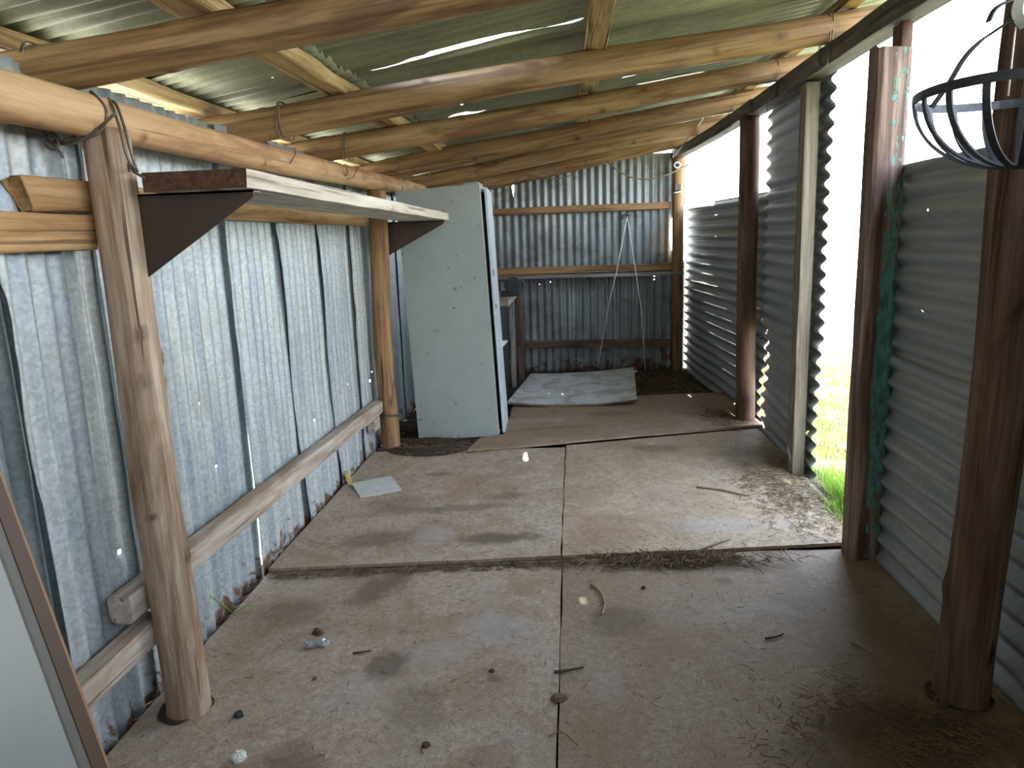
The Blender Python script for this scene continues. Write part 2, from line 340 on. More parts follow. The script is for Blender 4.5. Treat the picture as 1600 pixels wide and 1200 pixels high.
def timber(name, p0, p1, wx, wy, mat, up=(0, 0, 1), seed=0, bev=0.006, rough=0.003, bow=0.0, endmat=None, ring=0.08, parent=None, ragged=0.0, taper=1.0):
    """a sawn length: wx across, wy along 'up', softened arrises, slight saw wobble"""
    mw, L = axis_matrix(p0, p1, up); n = max(2, int(L / ring)); hx, hy = wx / 2, wy / 2; bev = min(bev, hx * 0.45, hy * 0.45)
    sec = []
    for (sx, sy, a0) in ((1, 1, 0), (-1, 1, 90), (-1, -1, 180), (1, -1, 270)):
        for k in (0, 45, 90):
            a = math.radians(a0 + k); sec.append((sx * (hx - bev) + bev * math.cos(a), sy * (hy - bev) + bev * math.sin(a)))
    S = len(sec); vs, fs = [], []
    for i in range(n + 1):
        t = i / n; z = L * t; b_ = bow * 4 * t * (1 - t); q = 1 + (taper - 1) * t
        for j, (x, y) in enumerate(sec):
            nx = rough * noise.noise(Vector((x * 14 + seed * 3.1, y * 14, z * 3))); ny = rough * noise.noise(Vector((x * 14, y * 14 + seed * 5.7, z * 3 + 9)))
            zz = z
            if ragged and i in (0, n): zz += (1 if i else -1) * ragged * noise.noise(Vector((x * 60 + seed, y * 60, i)))
            vs.append((x * q + nx, y * q + ny + b_, zz))
    for i in range(n):
        for j in range(S):
            k = (j + 1) % S; fs.append((i * S + j, i * S + k, (i + 1) * S + k, (i + 1) * S + j))
    fs.append(tuple(reversed(range(S)))); fs.append(tuple(range(n * S, (n + 1) * S)))
    o = new_obj(name, vs, fs, [mat, endmat or mat])
    o.data.polygons[-1].material_index = 1; o.data.polygons[-2].material_index = 1
    o.matrix_world = mw
    if parent: adopt(o, parent)
    return o

def tube_data(pts, r, segs=6, closed=False):
    pts = [Vector(p) for p in pts]; vs, fs = [], []; n = len(pts); up = Vector((0.31, 0.2, 0.93))
    for i, p in enumerate(pts):
        t = (pts[(i + 1) % n] - pts[i - 1]) if closed else (pts[min(i + 1, n - 1)] - pts[max(i - 1, 0)])
        t.normalize(); x = up.cross(t)
        if x.length < 0.1: x = Vector((1, 0, 0)).cross(t)
        x.normalize(); y = t.cross(x); rr = r[i] if isinstance(r, (list, tuple)) else r
        for j in range(segs):
            a = math.tau * j / segs; vs.append(tuple(p + x * rr * math.cos(a) + y * rr * math.sin(a)))
    for i in range(n if closed else n - 1):
        for j in range(segs):
            k = (j + 1) % segs; i2 = (i + 1) % n; fs.append((i * segs + j, i * segs + k, i2 * segs + k, i2 * segs + j))
    if not closed: fs.append(tuple(reversed(range(segs)))); fs.append(tuple(range((n - 1) * segs, n * segs)))
    return vs, fs
def merge(parts):
    V, Fc = [], []
    for (v, f) in parts:
        b = len(V); V += v; Fc += [tuple(i + b for i in q) for q in f]
    return V, Fc
def smooth_path(pts, sub=8):
    """Catmull-Rom through the points"""
    P = [Vector(p) for p in pts]; P = [P[0] * 2 - P[1]] + P + [P[-1] * 2 - P[-2]]; out = []
    for i in range(1, len(P) - 2):
        for s in range(sub):
            t = s / sub; a, b, c, d = P[i - 1], P[i], P[i + 1], P[i + 2]
            out.append(0.5 * ((2 * b) + (c - a) * t + (2 * a - 5 * b + 4 * c - d) * t * t + (3 * b - a - 3 * c + d) * t ** 3))
    out.append(P[-2]); return out
def box_data(lo, hi):
    (a, b, c), (d, e, f) = lo, hi
    return [(a, b, c), (d, b, c), (d, e, c), (a, e, c), (a, b, f), (d, b, f), (d, e, f), (a, e, f)], [(3, 2, 1, 0), (4, 5, 6, 7), (0, 1, 5, 4), (1, 2, 6, 5), (2, 3, 7, 6), (3, 0, 4, 7)]
def bevelled(o, wd=0.003, seg=2):
    m = o.modifiers.new('bevel', 'BEVEL'); m.width = wd; m.segments = seg; m.limit_method = 'ANGLE'; return o
def strap_data(pts, wdir, wd, th):
    """flat bar following pts; wdir(i) gives its width direction"""
    pts = [Vector(p) for p in pts]; n = len(pts); vs, fs = [], []
    for i, p in enumerate(pts):
        t = (pts[min(i + 1, n - 1)] - pts[max(i - 1, 0)]).normalized(); wv = Vector(wdir(i)); wv = (wv - t * wv.dot(t)).normalized(); nv = t.cross(wv)
        for (a, b) in ((1, 1), (-1, 1), (-1, -1), (1, -1)): vs.append(tuple(p + wv * wd / 2 * a + nv * th / 2 * b))
    for i in range(n - 1):
        for j in range(4):
            k = (j + 1) % 4; fs.append((i * 4 + j, i * 4 + k, (i + 1) * 4 + k, (i + 1) * 4 + j))
    fs.append((3, 2, 1, 0)); fs.append(tuple(range((n - 1) * 4, n * 4))); return vs, fs

def frame_matrix(o, ex, ey):
    o, ex, ey = Vector(o), Vector(ex).normalized(), Vector(ey); ey = (ey - ex * ey.dot(ex)).normalized(); ez = ex.cross(ey)
    return Matrix(((ex.x, ey.x, ez.x, o.x), (ex.y, ey.y, ez.y, o.y), (ex.z, ey.z, ez.z, o.z), (0, 0, 0, 1)))
PITCH, AMP = 0.083, 0.0105
def corr(parent, o, ex, ey, W, L, mat, seed=0, e0=None, e1=None, b0=None, b1=None, holes=(), lift=None, warp=0.007, ragged=0.004, amp=AMP, phase=0.0, label=None, pitch=PITCH):
    """one corrugated sheet: ex across the corrugations (u), ey along them (v)"""
    mw = frame_matrix(o, ex, ey); nu = max(4, int(W / pitch * 11))
    rows = [L * i / max(6, int(L / 0.06)) for i in range(max(6, int(L / 0.06)) + 1)]
    for (hu, hv, hr) in holes: rows += [hv - hr, hv + hr]
    rows = sorted(set(r for r in rows if 0 <= r <= L)); us = [W * i / nu for i in range(nu + 1)]
    vs, fs = [], []
    for v in rows:
        lo = (e0(v) if e0 else 0) + ragged * (1 + noise.noise(Vector((v * 9, seed, 0))) + 0.6 * noise.noise(Vector((v * 31, seed, 4))))
        hi = W - (e1(v) if e1 else 0) - ragged * (1 + noise.noise(Vector((v * 9, seed, 7))) + 0.6 * noise.noise(Vector((v * 31, seed, 9))))
        for u in us:
            uu = min(max(u, lo), hi)
            v0 = (b0(uu) if b0 else 0) ; v1 = L - (b1(uu) if b1 else 0)
            vv = min(max(v, v0), v1)
            z = amp * math.sin(math.tau * uu / pitch + phase) + warp * noise.noise(Vector((uu * 2.6, vv * 1.7, seed * 3.3))) + warp * 0.35 * noise.noise(Vector((uu * 9, vv * 7, seed)))
            if lift: z += lift(uu, vv)
            vs.append((uu, vv, z))
    n1 = nu + 1
    for i in range(len(rows) - 1):
        for j in range(nu):
            a, b, c, d = i * n1 + j, i * n1 + j + 1, (i + 1) * n1 + j + 1, (i + 1) * n1 + j
            if abs(vs[b][0] - vs[a][0]) + abs(vs[c][0] - vs[d][0]) < 1e-6: continue
            if abs(vs[d][1] - vs[a][1]) + abs(vs[c][1] - vs[b][1]) < 1e-6: continue
            cu, cv = (vs[a][0] + vs[c][0]) / 2, (vs[a][1] + vs[c][1]) / 2
            if any(abs(cu - hu) <= max(hr, 0.0045) and abs(cv - hv) <= hr for (hu, hv, hr) in holes): continue
            fs.append((a, b, c, d))
    ob = new_obj('corrugated_sheet', vs, fs, mat, None, True, mw)
    s = ob.modifiers.new('gauge', 'SOLIDIFY'); s.thickness = 0.0014; s.offset = 0
    adopt(ob, parent)
    if label: ob['label'] = label
    return ob

RND = random.Random(4)
def jag(seed, amp, f=8.0): return lambda v: amp * (0.5 + noise.noise(Vector((v * f, seed * 1.7, 2.2))))

# ------------------------------------------------------------------ ground and floor
gv, gf = [], []
N = 40
xs = [-60 + 130 * (i / N) for i in range(N + 1)]
gv = [(x, -40 + 130 * j / N, -0.035) for j in range(N + 1) for x in xs]
gf = [(j * (N + 1) + i, j * (N + 1) + i + 1, (j + 1) * (N + 1) + i + 1, (j + 1) * (N + 1) + i) for j in range(N) for i in range(N)]
tag(new_obj('ground', gv, gf, M['ground']), kind='structure')

fv, ff = [], []
NX, NY = 50, 150
for j in range(NY + 1):
    for i in range(NX + 1):
        x = -1.52 + 3.0 * i / NX; y = -0.8 + 9.2 * j / NY
        rough = 0.018 if y > 4.75 else 0.003
        fv.append((x, y, -0.022 + rough * noise.noise(Vector((x * 5, y * 5, 0))) + rough * 0.6 * noise.noise(Vector((x * 17, y * 17, 3)))))
for j in range(NY):
    for i in range(NX): ff.append((j * (NX + 1) + i, j * (NX + 1) + i + 1, (j + 1) * (NX + 1) + i + 1, (j + 1) * (NX + 1) + i))
tag(new_obj('floor', fv, ff, M['dirt'], None, True), kind='structure')

def floor_sheet(pts, z, th, mat, seed, label, wave=0.004, sub=0.11, left=None):
    """a chipboard sheet from its outline corners (quad pts, counter-clockwise), slightly warped"""
    a, b, c, d = [Vector((*p, 0)) for p in pts]; nx = int((b - a).length / sub) + 1; ny = int((d - a).length / sub) + 1
    top, faces = [], []
    for j in range(ny + 1):
        for i in range(nx + 1):
            s, t = i / nx, j / ny; p = (a * (1 - s) + b * s) * (1 - t) + (d * (1 - s) + c * s) * t
            if left: p = p + Vector((left(t) * (1 - s), 0, 0))
            edge = i in (0, nx) or j in (0, ny)
            if edge: p = p + Vector((noise.noise(p * 5 + Vector((seed, 0, 0))), noise.noise(p * 5 + Vector((0, seed, 7))), 0)) * 0.006
            top.append((p.x, p.y, z + wave * noise.noise(Vector((p.x * 1.6, p.y * 1.6, seed)))))
    n1 = nx + 1; nb = len(top); V = top + [(x, y, q - th) for (x, y, q) in top]
    for j in range(ny):
        for i in range(nx):
            k = j * n1 + i; faces.append((k, k + 1, k + n1 + 1, k + n1)); faces.append((nb + k + n1, nb + k + n1 + 1, nb + k + 1, nb + k))
    rim = [i for i in range(nx)] + [j * n1 + nx for j in range(ny)] + [ny * n1 + i for i in range(nx, 0, -1)] + [j * n1 for j in range(ny, 0, -1)]
    for q in range(len(rim)):
        u, v = rim[q], rim[(q + 1) % len(rim)]; faces.append((u, nb + u, nb + v, v))
    return tag(new_obj('chipboard_sheet', V, faces, mat), label, 'floor sheet')
BR = (0.41, 0.315, 0.235)
m_nl = particle_board('chipboard_near_wall', BR, [(-0.86, 2.95, 0.10, 0.24, -0.45, 0.75), (-0.685, 2.35, 0.09, 0.10, 0, 0.75), (-0.52, 2.10, 0.11, 0.16, 0.3, 0.35), (-0.86, 1.80, 0.13, 0.12, 0, 0.6), (-1.18, 2.72, 0.16, 0.12, 0.3, 0.5), (-0.29, 2.28, 0.03, 0.03, 0, 0.6)],
                      [(-0.30, 2.62, 0.14, 0.13, 0.4, 0.55), (-0.52, 2.45, 0.16, 0.10, 0.2, 0.35), (-0.75, 2.2, 0.25, 0.08, 0.9, 0.3)])
m_nr = particle_board('chipboard_near_door', (0.31, 0.225, 0.155), [(0.16, 2.68, 0.15, 0.14, 0, 0.55), (0.65, 3.03, 0.05, 0.04, 0, 0.6), (1.05, 2.5, 0.30, 0.8, 0.1, 0.55), (0.9, 1.95, 0.4, 0.22, 0.2, 0.6)], [(0.6, 2.75, 0.3, 0.1, 0.3, 0.2), (0.10, 2.25, 0.06, 0.12, 0, 0.3)], grey=0.2)
m_ml = particle_board('chipboard_mid_wall', BR, [(-0.40, 3.44, 0.25, 0.085, 0.12, 0.85), (-1.02, 3.42, 0.22, 0.13, 0.2, 0.6), (-0.62, 3.86, 0.35, 0.06, 0.2, 0.55), (-0.86, 4.46, 0.10, 0.05, 0, 0.6), (-0.4, 4.05, 0.16, 0.05, 0.2, 0.5), (-1.0, 3.9, 0.2, 0.16, 0, 0.4)], [(-0.72, 3.5, 0.10, 0.12, 0, 0.45)])
m_mr = particle_board('chipboard_mid_door', (0.40, 0.30, 0.20), [(0.62, 5.0, 0.22, 0.1, 0, 0.6), (1.15, 4.75, 0.24, 0.4, 0, 0.6)], [(0.75, 3.6, 0.3, 0.12, 0.1, 0.35)], grey=0.25)
m_far = particle_board('chipboard_far', (0.27, 0.185, 0.115), [(0.30, 5.95, 0.20, 0.10, 0.1, 0.6), (-0.2, 5.5, 0.4, 0.05, 0.2, 0.5)], [(-0.3, 5.75, 0.3, 0.1, 0.1, 0.25)])
floor_sheet([(-1.43, -0.3), (-0.068, -0.3), (-0.064, 3.30), (-1.43, 3.17)], 0.0, 0.017, m_nl, 1, 'grey dusty chipboard floor sheet around the foot of the big log post', 0.003)
floor_sheet([(-0.062, -0.3), (1.40, -0.3), (1.40, 3.36), (-0.058, 3.31)], 0.0, 0.017, m_nr, 2, 'brown chipboard floor sheet with straw litter beside the dark log post', 0.003)
floor_sheet([(-1.43, 3.085), (-0.068, 3.235), (-0.056, 5.04), (-1.43, 4.98)], 0.022, 0.016, m_ml, 3, 'stained chipboard floor sheet under the small square tile', 0.005)
floor_sheet([(-0.062, 3.24), (1.40, 3.40), (1.40, 5.50), (-0.050, 5.10)], 0.020, 0.016, m_mr, 4, 'chipboard floor sheet just inside the open doorway', 0.004)
floor_sheet([(-0.74, 4.93), (1.44, 5.53), (1.44, 6.72), (-0.50, 6.50)], 0.043, 0.016, m_far, 5, 'brown chipboard floor sheet between the metal cabinet and the white panel', 0.005, left=lambda t: 0.0 if t < 0.22 else 0.215 - 0.24 * t)

# ------------------------------------------------------------------ walls and roof of corrugated iron
wl = empty('wall_left', (-1.46, 4, 0)); tag(wl, kind='structure')
def lw(y0, y1, xn=-1.441, xf=-1.466, top=2.0, z0=-0.02, seed=0, e0=None, e1=None, holes=(), amp=0.0085, **k):
    W = math.hypot(y1 - y0, xf - xn)
    corr(wl, (xn, y0, z0), (xf - xn, y1 - y0, 0), (0, 0, 1), W, top - z0, M['wall'], seed, e0, e1, holes=holes, amp=amp, **k)
lw(-2.7, -1.7, seed=8); lw(-1.80, -0.65, seed=9); lw(-0.75, 0.2, seed=10); lw(0.10, 1.04, seed=11)
lw(0.96, 2.10, -1.455, -1.515, seed=12)
lw(1.735, 2.30, -1.425, -1.474, seed=13, amp=0.011, e0=lambda v: 0.055 * max(0, (1.25 - v) / 1.25) + 0.008 * math.sin(v * 11) - (0.10 * max(0, (0.50 - v)) if v < 0.5 else 0), ragged=0.007, holes=[(0.345, 0.58, 0.008)])
lw(2.155, 3.14, -1.440, -1.467, seed=14, e1=lambda v: 0.034 * max(0, min(1, (0.75 - v) / 0.5)) + 0.022 * max(0, min(1, (0.42 - v) / 0.3)), holes=[(0.60, 0.65, 0.005), (0.52, 0.93, 0.004)], ragged=0.004)
lw(3.025, 3.82, -1.438, -1.466, seed=15, e0=lambda v: 0.02 * max(0, 1 - v), ragged=0.005, holes=[(0.40, 0.7, 0.004)])
lw(3.575, 4.44, -1.437, -1.466, seed=16, e0=lambda v: 0.10 * max(0, 1 - v / 1.6), ragged=0.006, holes=[(0.33, 0.55, 0.006), (0.5, 0.3, 0.004)])
lw(4.17, 5.04, -1.437, -1.466, seed=17, e0=lambda v: 0.09 * max(0, 1 - v / 1.6), ragged=0.006, holes=[(0.22, 0.52, 0.005), (0.40, 0.62, 0.007), (0.36, 0.69, 0.004), (0.35, 0.36, 0.005)])
lw(4.79, 5.66, -1.437, -1.466, seed=18, ragged=0.006, holes=[(0.26, 0.55, 0.010), (0.34, 0.60, 0.005), (0.38, 0.47, 0.006)])
lw(5.42, 6.42, seed=19); lw(6.10, 7.12, seed=20); lw(6.80, 7.85, seed=21); lw(7.50, 8.32, seed=22)

ce = empty('ceiling', (0, 4, 2.4)); tag(ce, kind='structure')
SL = 0.17; CS = 1 / math.sqrt(1 + SL * SL)
def zroof(x, off=0.0): return 2.02 + off + (x + 1.33) * SL
def roof(y0, y1, x0, x1, off, seed, e0=None, e1=None, holes=(), lift=None, **k):
    L = (x1 - x0) / CS
    hs = [(hy - y0, (hx - x0) / CS, r) for (hx, hy, r) in holes]
    le0 = (lambda v: e0(x0 + v * CS)) if e0 else None; le1 = (lambda v: e1(x0 + v * CS)) if e1 else None
    corr(ce, (x0, y0, zroof(x0, off)), (0, 1, 0), (1, 0, SL), y1 - y0, L, M['roof'], seed, le0, le1, holes=hs, lift=(lambda u, v: lift(x0 + v * CS, u)) if lift else None, warp=0.010, **k)
def bell(x, a, b):
    if x <= a or x >= b: return 0.0
    t = (x - a) / (b - a); return math.sin(math.pi * t) ** 0.7
edges_low = [-2.7, -1.9, -1.25, -0.65, 0.05, 0.72, 1.38, 2.05, 2.78, 3.50, 4.22, 4.95, 5.65, 6.35, 7.05, 7.75, 8.6]
for i in range(len(edges_low) - 1):
    y0, y1 = edges_low[i], edges_low[i + 1]
    hs = [h for h in [(-1.579, 2.232, 0.007), (-1.565, 2.305, 0.006), (-1.478, 2.309, 0.007), (-1.64, 2.362, 0.006), (-1.396, 6.306, 0.012), (-1.2, 3.1, 0.004), (-1.3, 4.4, 0.004), (-1.02, 6.42, 0.006), (-1.2, 5.88, 0.006), (-1.12, 6.68, 0.006), (-1.10, 7.66, 0.006)] if y0 < h[1] < y1]
    roof(y0 - 0.03, y1 + 0.05, -2.02, -0.92 + 0.012 * math.sin(i * 2.1), 0.140, 40 + i, holes=hs, ragged=0.005, b1=jag(i, 0.02, 14))
edges_up = [-2.7, -1.95, -1.3, -0.65, 0.03, 0.75, 1.42, 2.10, 2.75, 3.44, 4.20, 4.98, 5.70, 6.42, 7.10, 7.80, 8.6]
for i in range(len(edges_up) - 1):
    y0, y1 = edges_up[i], edges_up[i + 1]
    e1 = None
    if i == 8: e1 = lambda x: 0.10 * bell(x, -0.98, 0.10) + 0.01 * noise.noise(Vector((x * 20, 0, 0))) * bell(x, -0.98, 0.1)
    if i == 10: e1 = lambda x: 0.10 * bell(x, -0.86, -0.52) + 0.0 + 0.16 * bell(x, 0.28, 0.88)
    e0 = (lambda x: 0.05 * bell(x, -0.9, 0.12)) if i == 9 else ((lambda x: 0.03 * bell(x, -0.86, -0.5) + 0.03 * bell(x, 0.3, 0.88)) if i == 11 else None)
    hs = [h for h in [(-0.639, 4.677, 0.008), (0.9, 3.0, 0.004), (0.5, 5.4, 0.004), (-0.6, 5.6, 0.004), (-0.4, 4.0, 0.004), (0.2, 6.6, 0.004), (0.0, 4.1, 0.004), (-0.2, 4.6, 0.004), (0.9, 6.2, 0.005), (-0.86, 7.82, 0.006), (-0.78, 7.90, 0.006), (-0.83, 7.95, 0.006), (-0.82, 6.36, 0.006), (0.53, 7.45, 0.008), (0.50, 7.60, 0.007), (-0.3, 6.9, 0.005)] if y0 < h[1] < y1]
    roof(y0 - 0.02, y1 + 0.045, -1.04, 1.78 + 0.03 * math.sin(i * 1.3), 0.165, 60 + i, e0, e1, holes=hs, ragged=0.004)

wb = empty('wall_back', (0, 8.25, 0)); tag(wb, kind='structure')
bx = [-1.5, -1.19, -0.60, -0.01, 0.57, 1.225]
for i in range(5):
    x0, x1 = bx[i], bx[i + 1]
    e1 = None; e0 = None; hs = []
    if i == 4: e1 = lambda v: 0.0 + 0.168 * bell(v, 1.24, 1.78) ** 0.4
    if i == 2: e0 = lambda v: 0.022 * bell(v, 1.88, 2.35); hs = [(0.4, 1.03, 0.006), (0.28, 1.01, 0.004)]
    if i == 1: e1 = lambda v: 0.045 * bell(v, 1.88, 2.35); hs = [(0.26, 1.015, 0.006), (0.26, 0.985, 0.006)]
    if i == 4: hs = [(0.37, 1.06, 0.006), (0.37, 1.025, 0.006)]
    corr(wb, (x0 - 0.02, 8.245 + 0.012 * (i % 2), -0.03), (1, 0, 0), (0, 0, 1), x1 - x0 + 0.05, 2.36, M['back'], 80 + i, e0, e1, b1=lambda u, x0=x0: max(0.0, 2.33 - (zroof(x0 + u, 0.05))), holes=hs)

wf = empty('wall_front_added', (0, -2.7, 0)); tag(wf, kind='structure')  # unseen wall added behind the camera to keep light off the side panels
for i in range(5): corr(wf, (1.46 - 0.6 * i, -2.68, -0.03), (-1, 0, 0), (0, 0, 1), 0.65, 2.36, M['side'], 120 + i, b1=lambda u, i=i: max(0.0, 2.33 - zroof(1.46 - 0.6 * i - u, 0.05)))

wr = empty('wall_right', (1.42, 4, 0)); tag(wr, kind='structure')
def rw(x0, y0, x1, y1, z0, z1, seed, **k):
    L = math.hypot(x1 - x0, y1 - y0)
    return corr(wr, (x0, y0, z0), (0, 0, 1), (x1 - x0, y1 - y0, 0), z1 - z0, L, M['side'], seed, pitch=0.091, amp=0.0155, **k)
# beside the camera up to the painted post
rw(1.400, -2.6, 1.382, 3.36, -0.10, 0.95, 90, holes=[(0.72, 4.85, 0.004)])
rw(1.412, -2.6, 1.386, 3.355, 0.80, 1.745, 91, holes=[(0.36, 5.62, 0.006), (0.75, 5.60, 0.006)])
# between doorway and far post, full height
rw(1.425, 4.30, 1.432, 5.64, -0.02, 0.86, 92, b0=lambda u: 0.02 * math.sin(u * 5) + (0.10 * max(0, u - 0.5)), b1=lambda u: 0.05 + 0.16 * bell(u, 0.28, 0.85) + 0.06 * bell(u, 0.02, 0.3), holes=[(0.30, 0.11, 0.012)])
rw(1.435, 4.31, 1.437, 5.62, 0.80, 2.37, 93, b0=lambda u: 0.03 * math.sin(u * 2.2), b1=lambda u: 0.02 * (1 - u / 1.5), ragged=0.003)
# beyond the far post, low panel
rw(1.462, 5.52, 1.262, 8.23, -0.12, 1.00, 94, b0=lambda u: 0.06 + 0.12 * bell(u, 0.05, 0.6))
rw(1.468, 5.50, 1.266, 8.23, 0.79, 1.775, 95, holes=[(0.5, 1.9, 0.005), (0.66, 1.5, 0.005)])

# ------------------------------------------------------------------ posts
tag(log('log_post', (-1.292, 2.085, -0.06), (-1.305, 2.08, 1.835), 0.071, 0.062, M['post'], 3, 0.010, 9, 30, 0.07, ring=0.02), 'thick weathered round log post standing nearest on the iron wall side', 'post')
tag(log('log_post', (-1.337, 5.10, -0.06), (-1.318, 5.10, 1.845), 0.068, 0.064, M['post2'], 8, 0.010, 5, 24, 0.06), 'slimmer orange-brown round log post in front of the grey cabinet', 'post')
tag(log('log_post', (1.236, 2.22, -0.05), (1.262, 2.20, 2.31), 0.080, 0.074, M['darkwood'], 12, 0.012, 5, 28, 0.07), 'thick dark round log post behind the hanging iron basket', 'post')
gp = timber('square_post', (1.316, 3.295, -0.02), (1.312, 3.295, 2.20), 0.140, 0.118, M['teal'], (0, 1, 0), 5, 0.022, 0.004, ring=0.03, ragged=0.03)
tag(gp, 'square doorway post with flaking teal paint', 'post')
timber('packer', (1.358, 3.300, 2.185), (1.358, 3.300, 2.29), 0.045, 0.09, M['darkwood'], (0, 1, 0), 7, 0.005, 0.003, parent=gp)
tag(timber('door_jamb', (1.366, 4.46, 0.0), (1.353, 4.45, 2.285), 0.075, 0.115, M['beam'], (0, 1, 0), 6, 0.006, 0.004), 'sawn timber jamb post on the far side of the open doorway', 'post')
tag(log('log_post', (1.342, 5.70, 0.01), (1.312, 5.70, 2.30), 0.074, 0.070, M['darkwood'], 15, 0.008, 3, 24, 0.04), 'dark post between the low iron panel and the full-height one', 'post')
cp = log('corner_post', (1.168, 8.15, -0.05), (1.163, 8.15, 2.285), 0.064, 0.060, M['post2'], 17, 0.006, 2, 20, 0.05)
tag(cp, 'brown round post in the far back corner carrying small fittings', 'post')

# ------------------------------------------------------------------ roof timbers
tag(log('wall_plate_log', (-1.328, 0.2, 1.845), (-1.325, 8.25, 1.955), 0.058, 0.060, M['plate'], 21, 0.012, 26, 30, 0.08, ring=0.03), 'long pale peeled log lying along the tops of the round posts', 'beam')
tag(timber('edge_beam', (1.357, 0.2, 2.333), (1.352, 5.78, 2.352), 0.11, 0.098, M['beamdark'], (0, 0, 1), 23, 0.005, 0.004), 'square sawn beam running over the open doorway', 'beam')
tag(timber('edge_beam', (1.325, 5.55, 2.352), (1.150, 8.30, 2.318), 0.095, 0.095, M['beamdark'], (0, 0, 1), 24, 0.008, 0.006, bow=-0.02), 'curved grey beam above the low far iron panel', 'beam')
raft = [((-1.72, 1.99), (1.65, 2.66), 0.062, 0.064, 'big round rafter pole spanning overhead nearest the viewer'),
        ((-1.72, 3.165), (1.66, 4.13), 0.070, 0.070, 'second round rafter pole, just beyond the big nearest one'),
        ((-1.70, 4.11), (1.65, 5.08), 0.066, 0.066, 'third round rafter pole, ending over the doorway jamb'),
        ((-1.70, 5.52), (1.62, 6.16), 0.078, 0.070, 'dark round rafter pole ending above the dark far post'),
        ((-1.70, 6.72), (1.58, 7.26), 0.070, 0.066, 'round rafter pole just over the top of the cabinet'),
        ((-1.65, 8.10), (1.40, 8.06), 0.085, 0.080, 'last thick round rafter pole lying against the back iron wall')]
raft.insert(0, ((-1.72, 0.75), (1.65, 1.1), 0.065, 0.064, 'round rafter pole above the viewer, out of the picture'))
for i, (a, b_, r0, r1, lab) in enumerate(raft):
    if i == 0: continue
    tag(log('rafter_pole', (a[0], a[1], zroof(a[0])), (b_[0], b_[1], zroof(b_[0]) - 0.005), r0, r1, M['log'], 30 + i, 0.014, 16, 30, 0.06, ring=0.03), lab, 'rafter')
def batten(x, y0, y1, wd, th, seed, lab, xe=None):
    xe = x if xe is None else xe
    return tag(timber('roof_batten', (x, y0, zroof(x, 0.102)), (xe, y1, zroof(xe, 0.102)), wd, th, M['batten'], (0, 0, 1), seed, 0.012, 0.008, ring=0.05, ragged=0.03), lab, 'batten')
batten(-1.06, 0.3, 8.5, 0.115, 0.062, 41, 'rough split batten crossing over the rafters near the jagged sheet ends', -0.95)
batten(-1.57, 0.3, 8.5, 0.10, 0.062, 42, 'rough dark batten above the iron wall, beyond the plate log')
batten(0.16, 0.3, 8.5, 0.10, 0.062, 43, 'rough batten across the middle of the roof', 0.10)
batten(1.42, 0.3, 8.5, 0.09, 0.062, 44, 'batten along the high roof edge above the doorway', 1.38)

# ------------------------------------------------------------------ wall rails
tag(timber('wall_rail', (-1.40, 1.835, 1.652), (-1.405, 5.04, 1.655), 0.055, 0.090, M['rail_tan'], (0, 0, 1), 51, 0.012, 0.005, endmat=M['endpale'], ragged=0.05), 'tan horizontal rail with rough sawn end behind the thick log post', 'rail')
tag(timber('wall_rail', (-1.395, -0.4, 1.555), (-1.395, 2.07, 1.552), 0.06, 0.098, M['rail_tan'], (0, 0, 1), 52, 0.006, 0.006), 'brown horizontal board butting against the near side of the thick log post', 'rail')
tag(timber('wall_rail', (-1.385, -0.4, 0.29), (-1.375, 2.10, 0.30), 0.075, 0.085, M['rail'], (0, 0, 1), 53, 0.012, 0.006), 'grey low rail running to the foot of the thick log post', 'rail')
tag(timber('wall_rail', (-1.385, 1.955, 0.425), (-1.392, 5.03, 0.345), 0.075, 0.088, M['rail'], (0, 0, 1), 54, 0.010, 0.006), 'weathered low rail sloping along the iron wall between the two log posts', 'rail')
tag(timber('rail_stub', (-1.40, 4.86, 0.235), (-1.40, 5.00, 0.235), 0.05, 0.09, M['rail'], (0, 0, 1), 55, 0.008, 0.006), 'short dark timber offcut on the wall beneath the low rail end', 'offcut')
tag(timber('back_rail', (-1.36, 8.195, 1.775), (1.085, 8.195, 1.785), 0.05, 0.072, M['post2'], (0, 0, 1), 56, 0.006, 0.004), 'upper brown rail across the back iron wall', 'rail')
tag(timber('back_rail', (-1.36, 8.195, 0.322), (1.085, 8.195, 0.292), 0.05, 0.085, M['darkwood'], (0, 0, 1), 57, 0.006, 0.004), 'low dark rail near the bottom of the back wall', 'rail')
lg = empty('wall_ledge', (0.1, 8.15, 1.07)); tag(lg, 'long narrow wooden ledge across the middle of the back wall', 'ledge')
timber('back_board', (-1.30, 8.195, 1.130), (1.21, 8.195, 1.132), 0.045, 0.080, M['post2'], (0, 0, 1), 58, 0.004, 0.003, parent=lg)
timber('plank', (-1.30, 8.125, 1.072), (1.20, 8.125, 1.062), 0.18, 0.034, M['benchwood'], (0, 0, 1), 59, 0.004, 0.003, parent=lg)

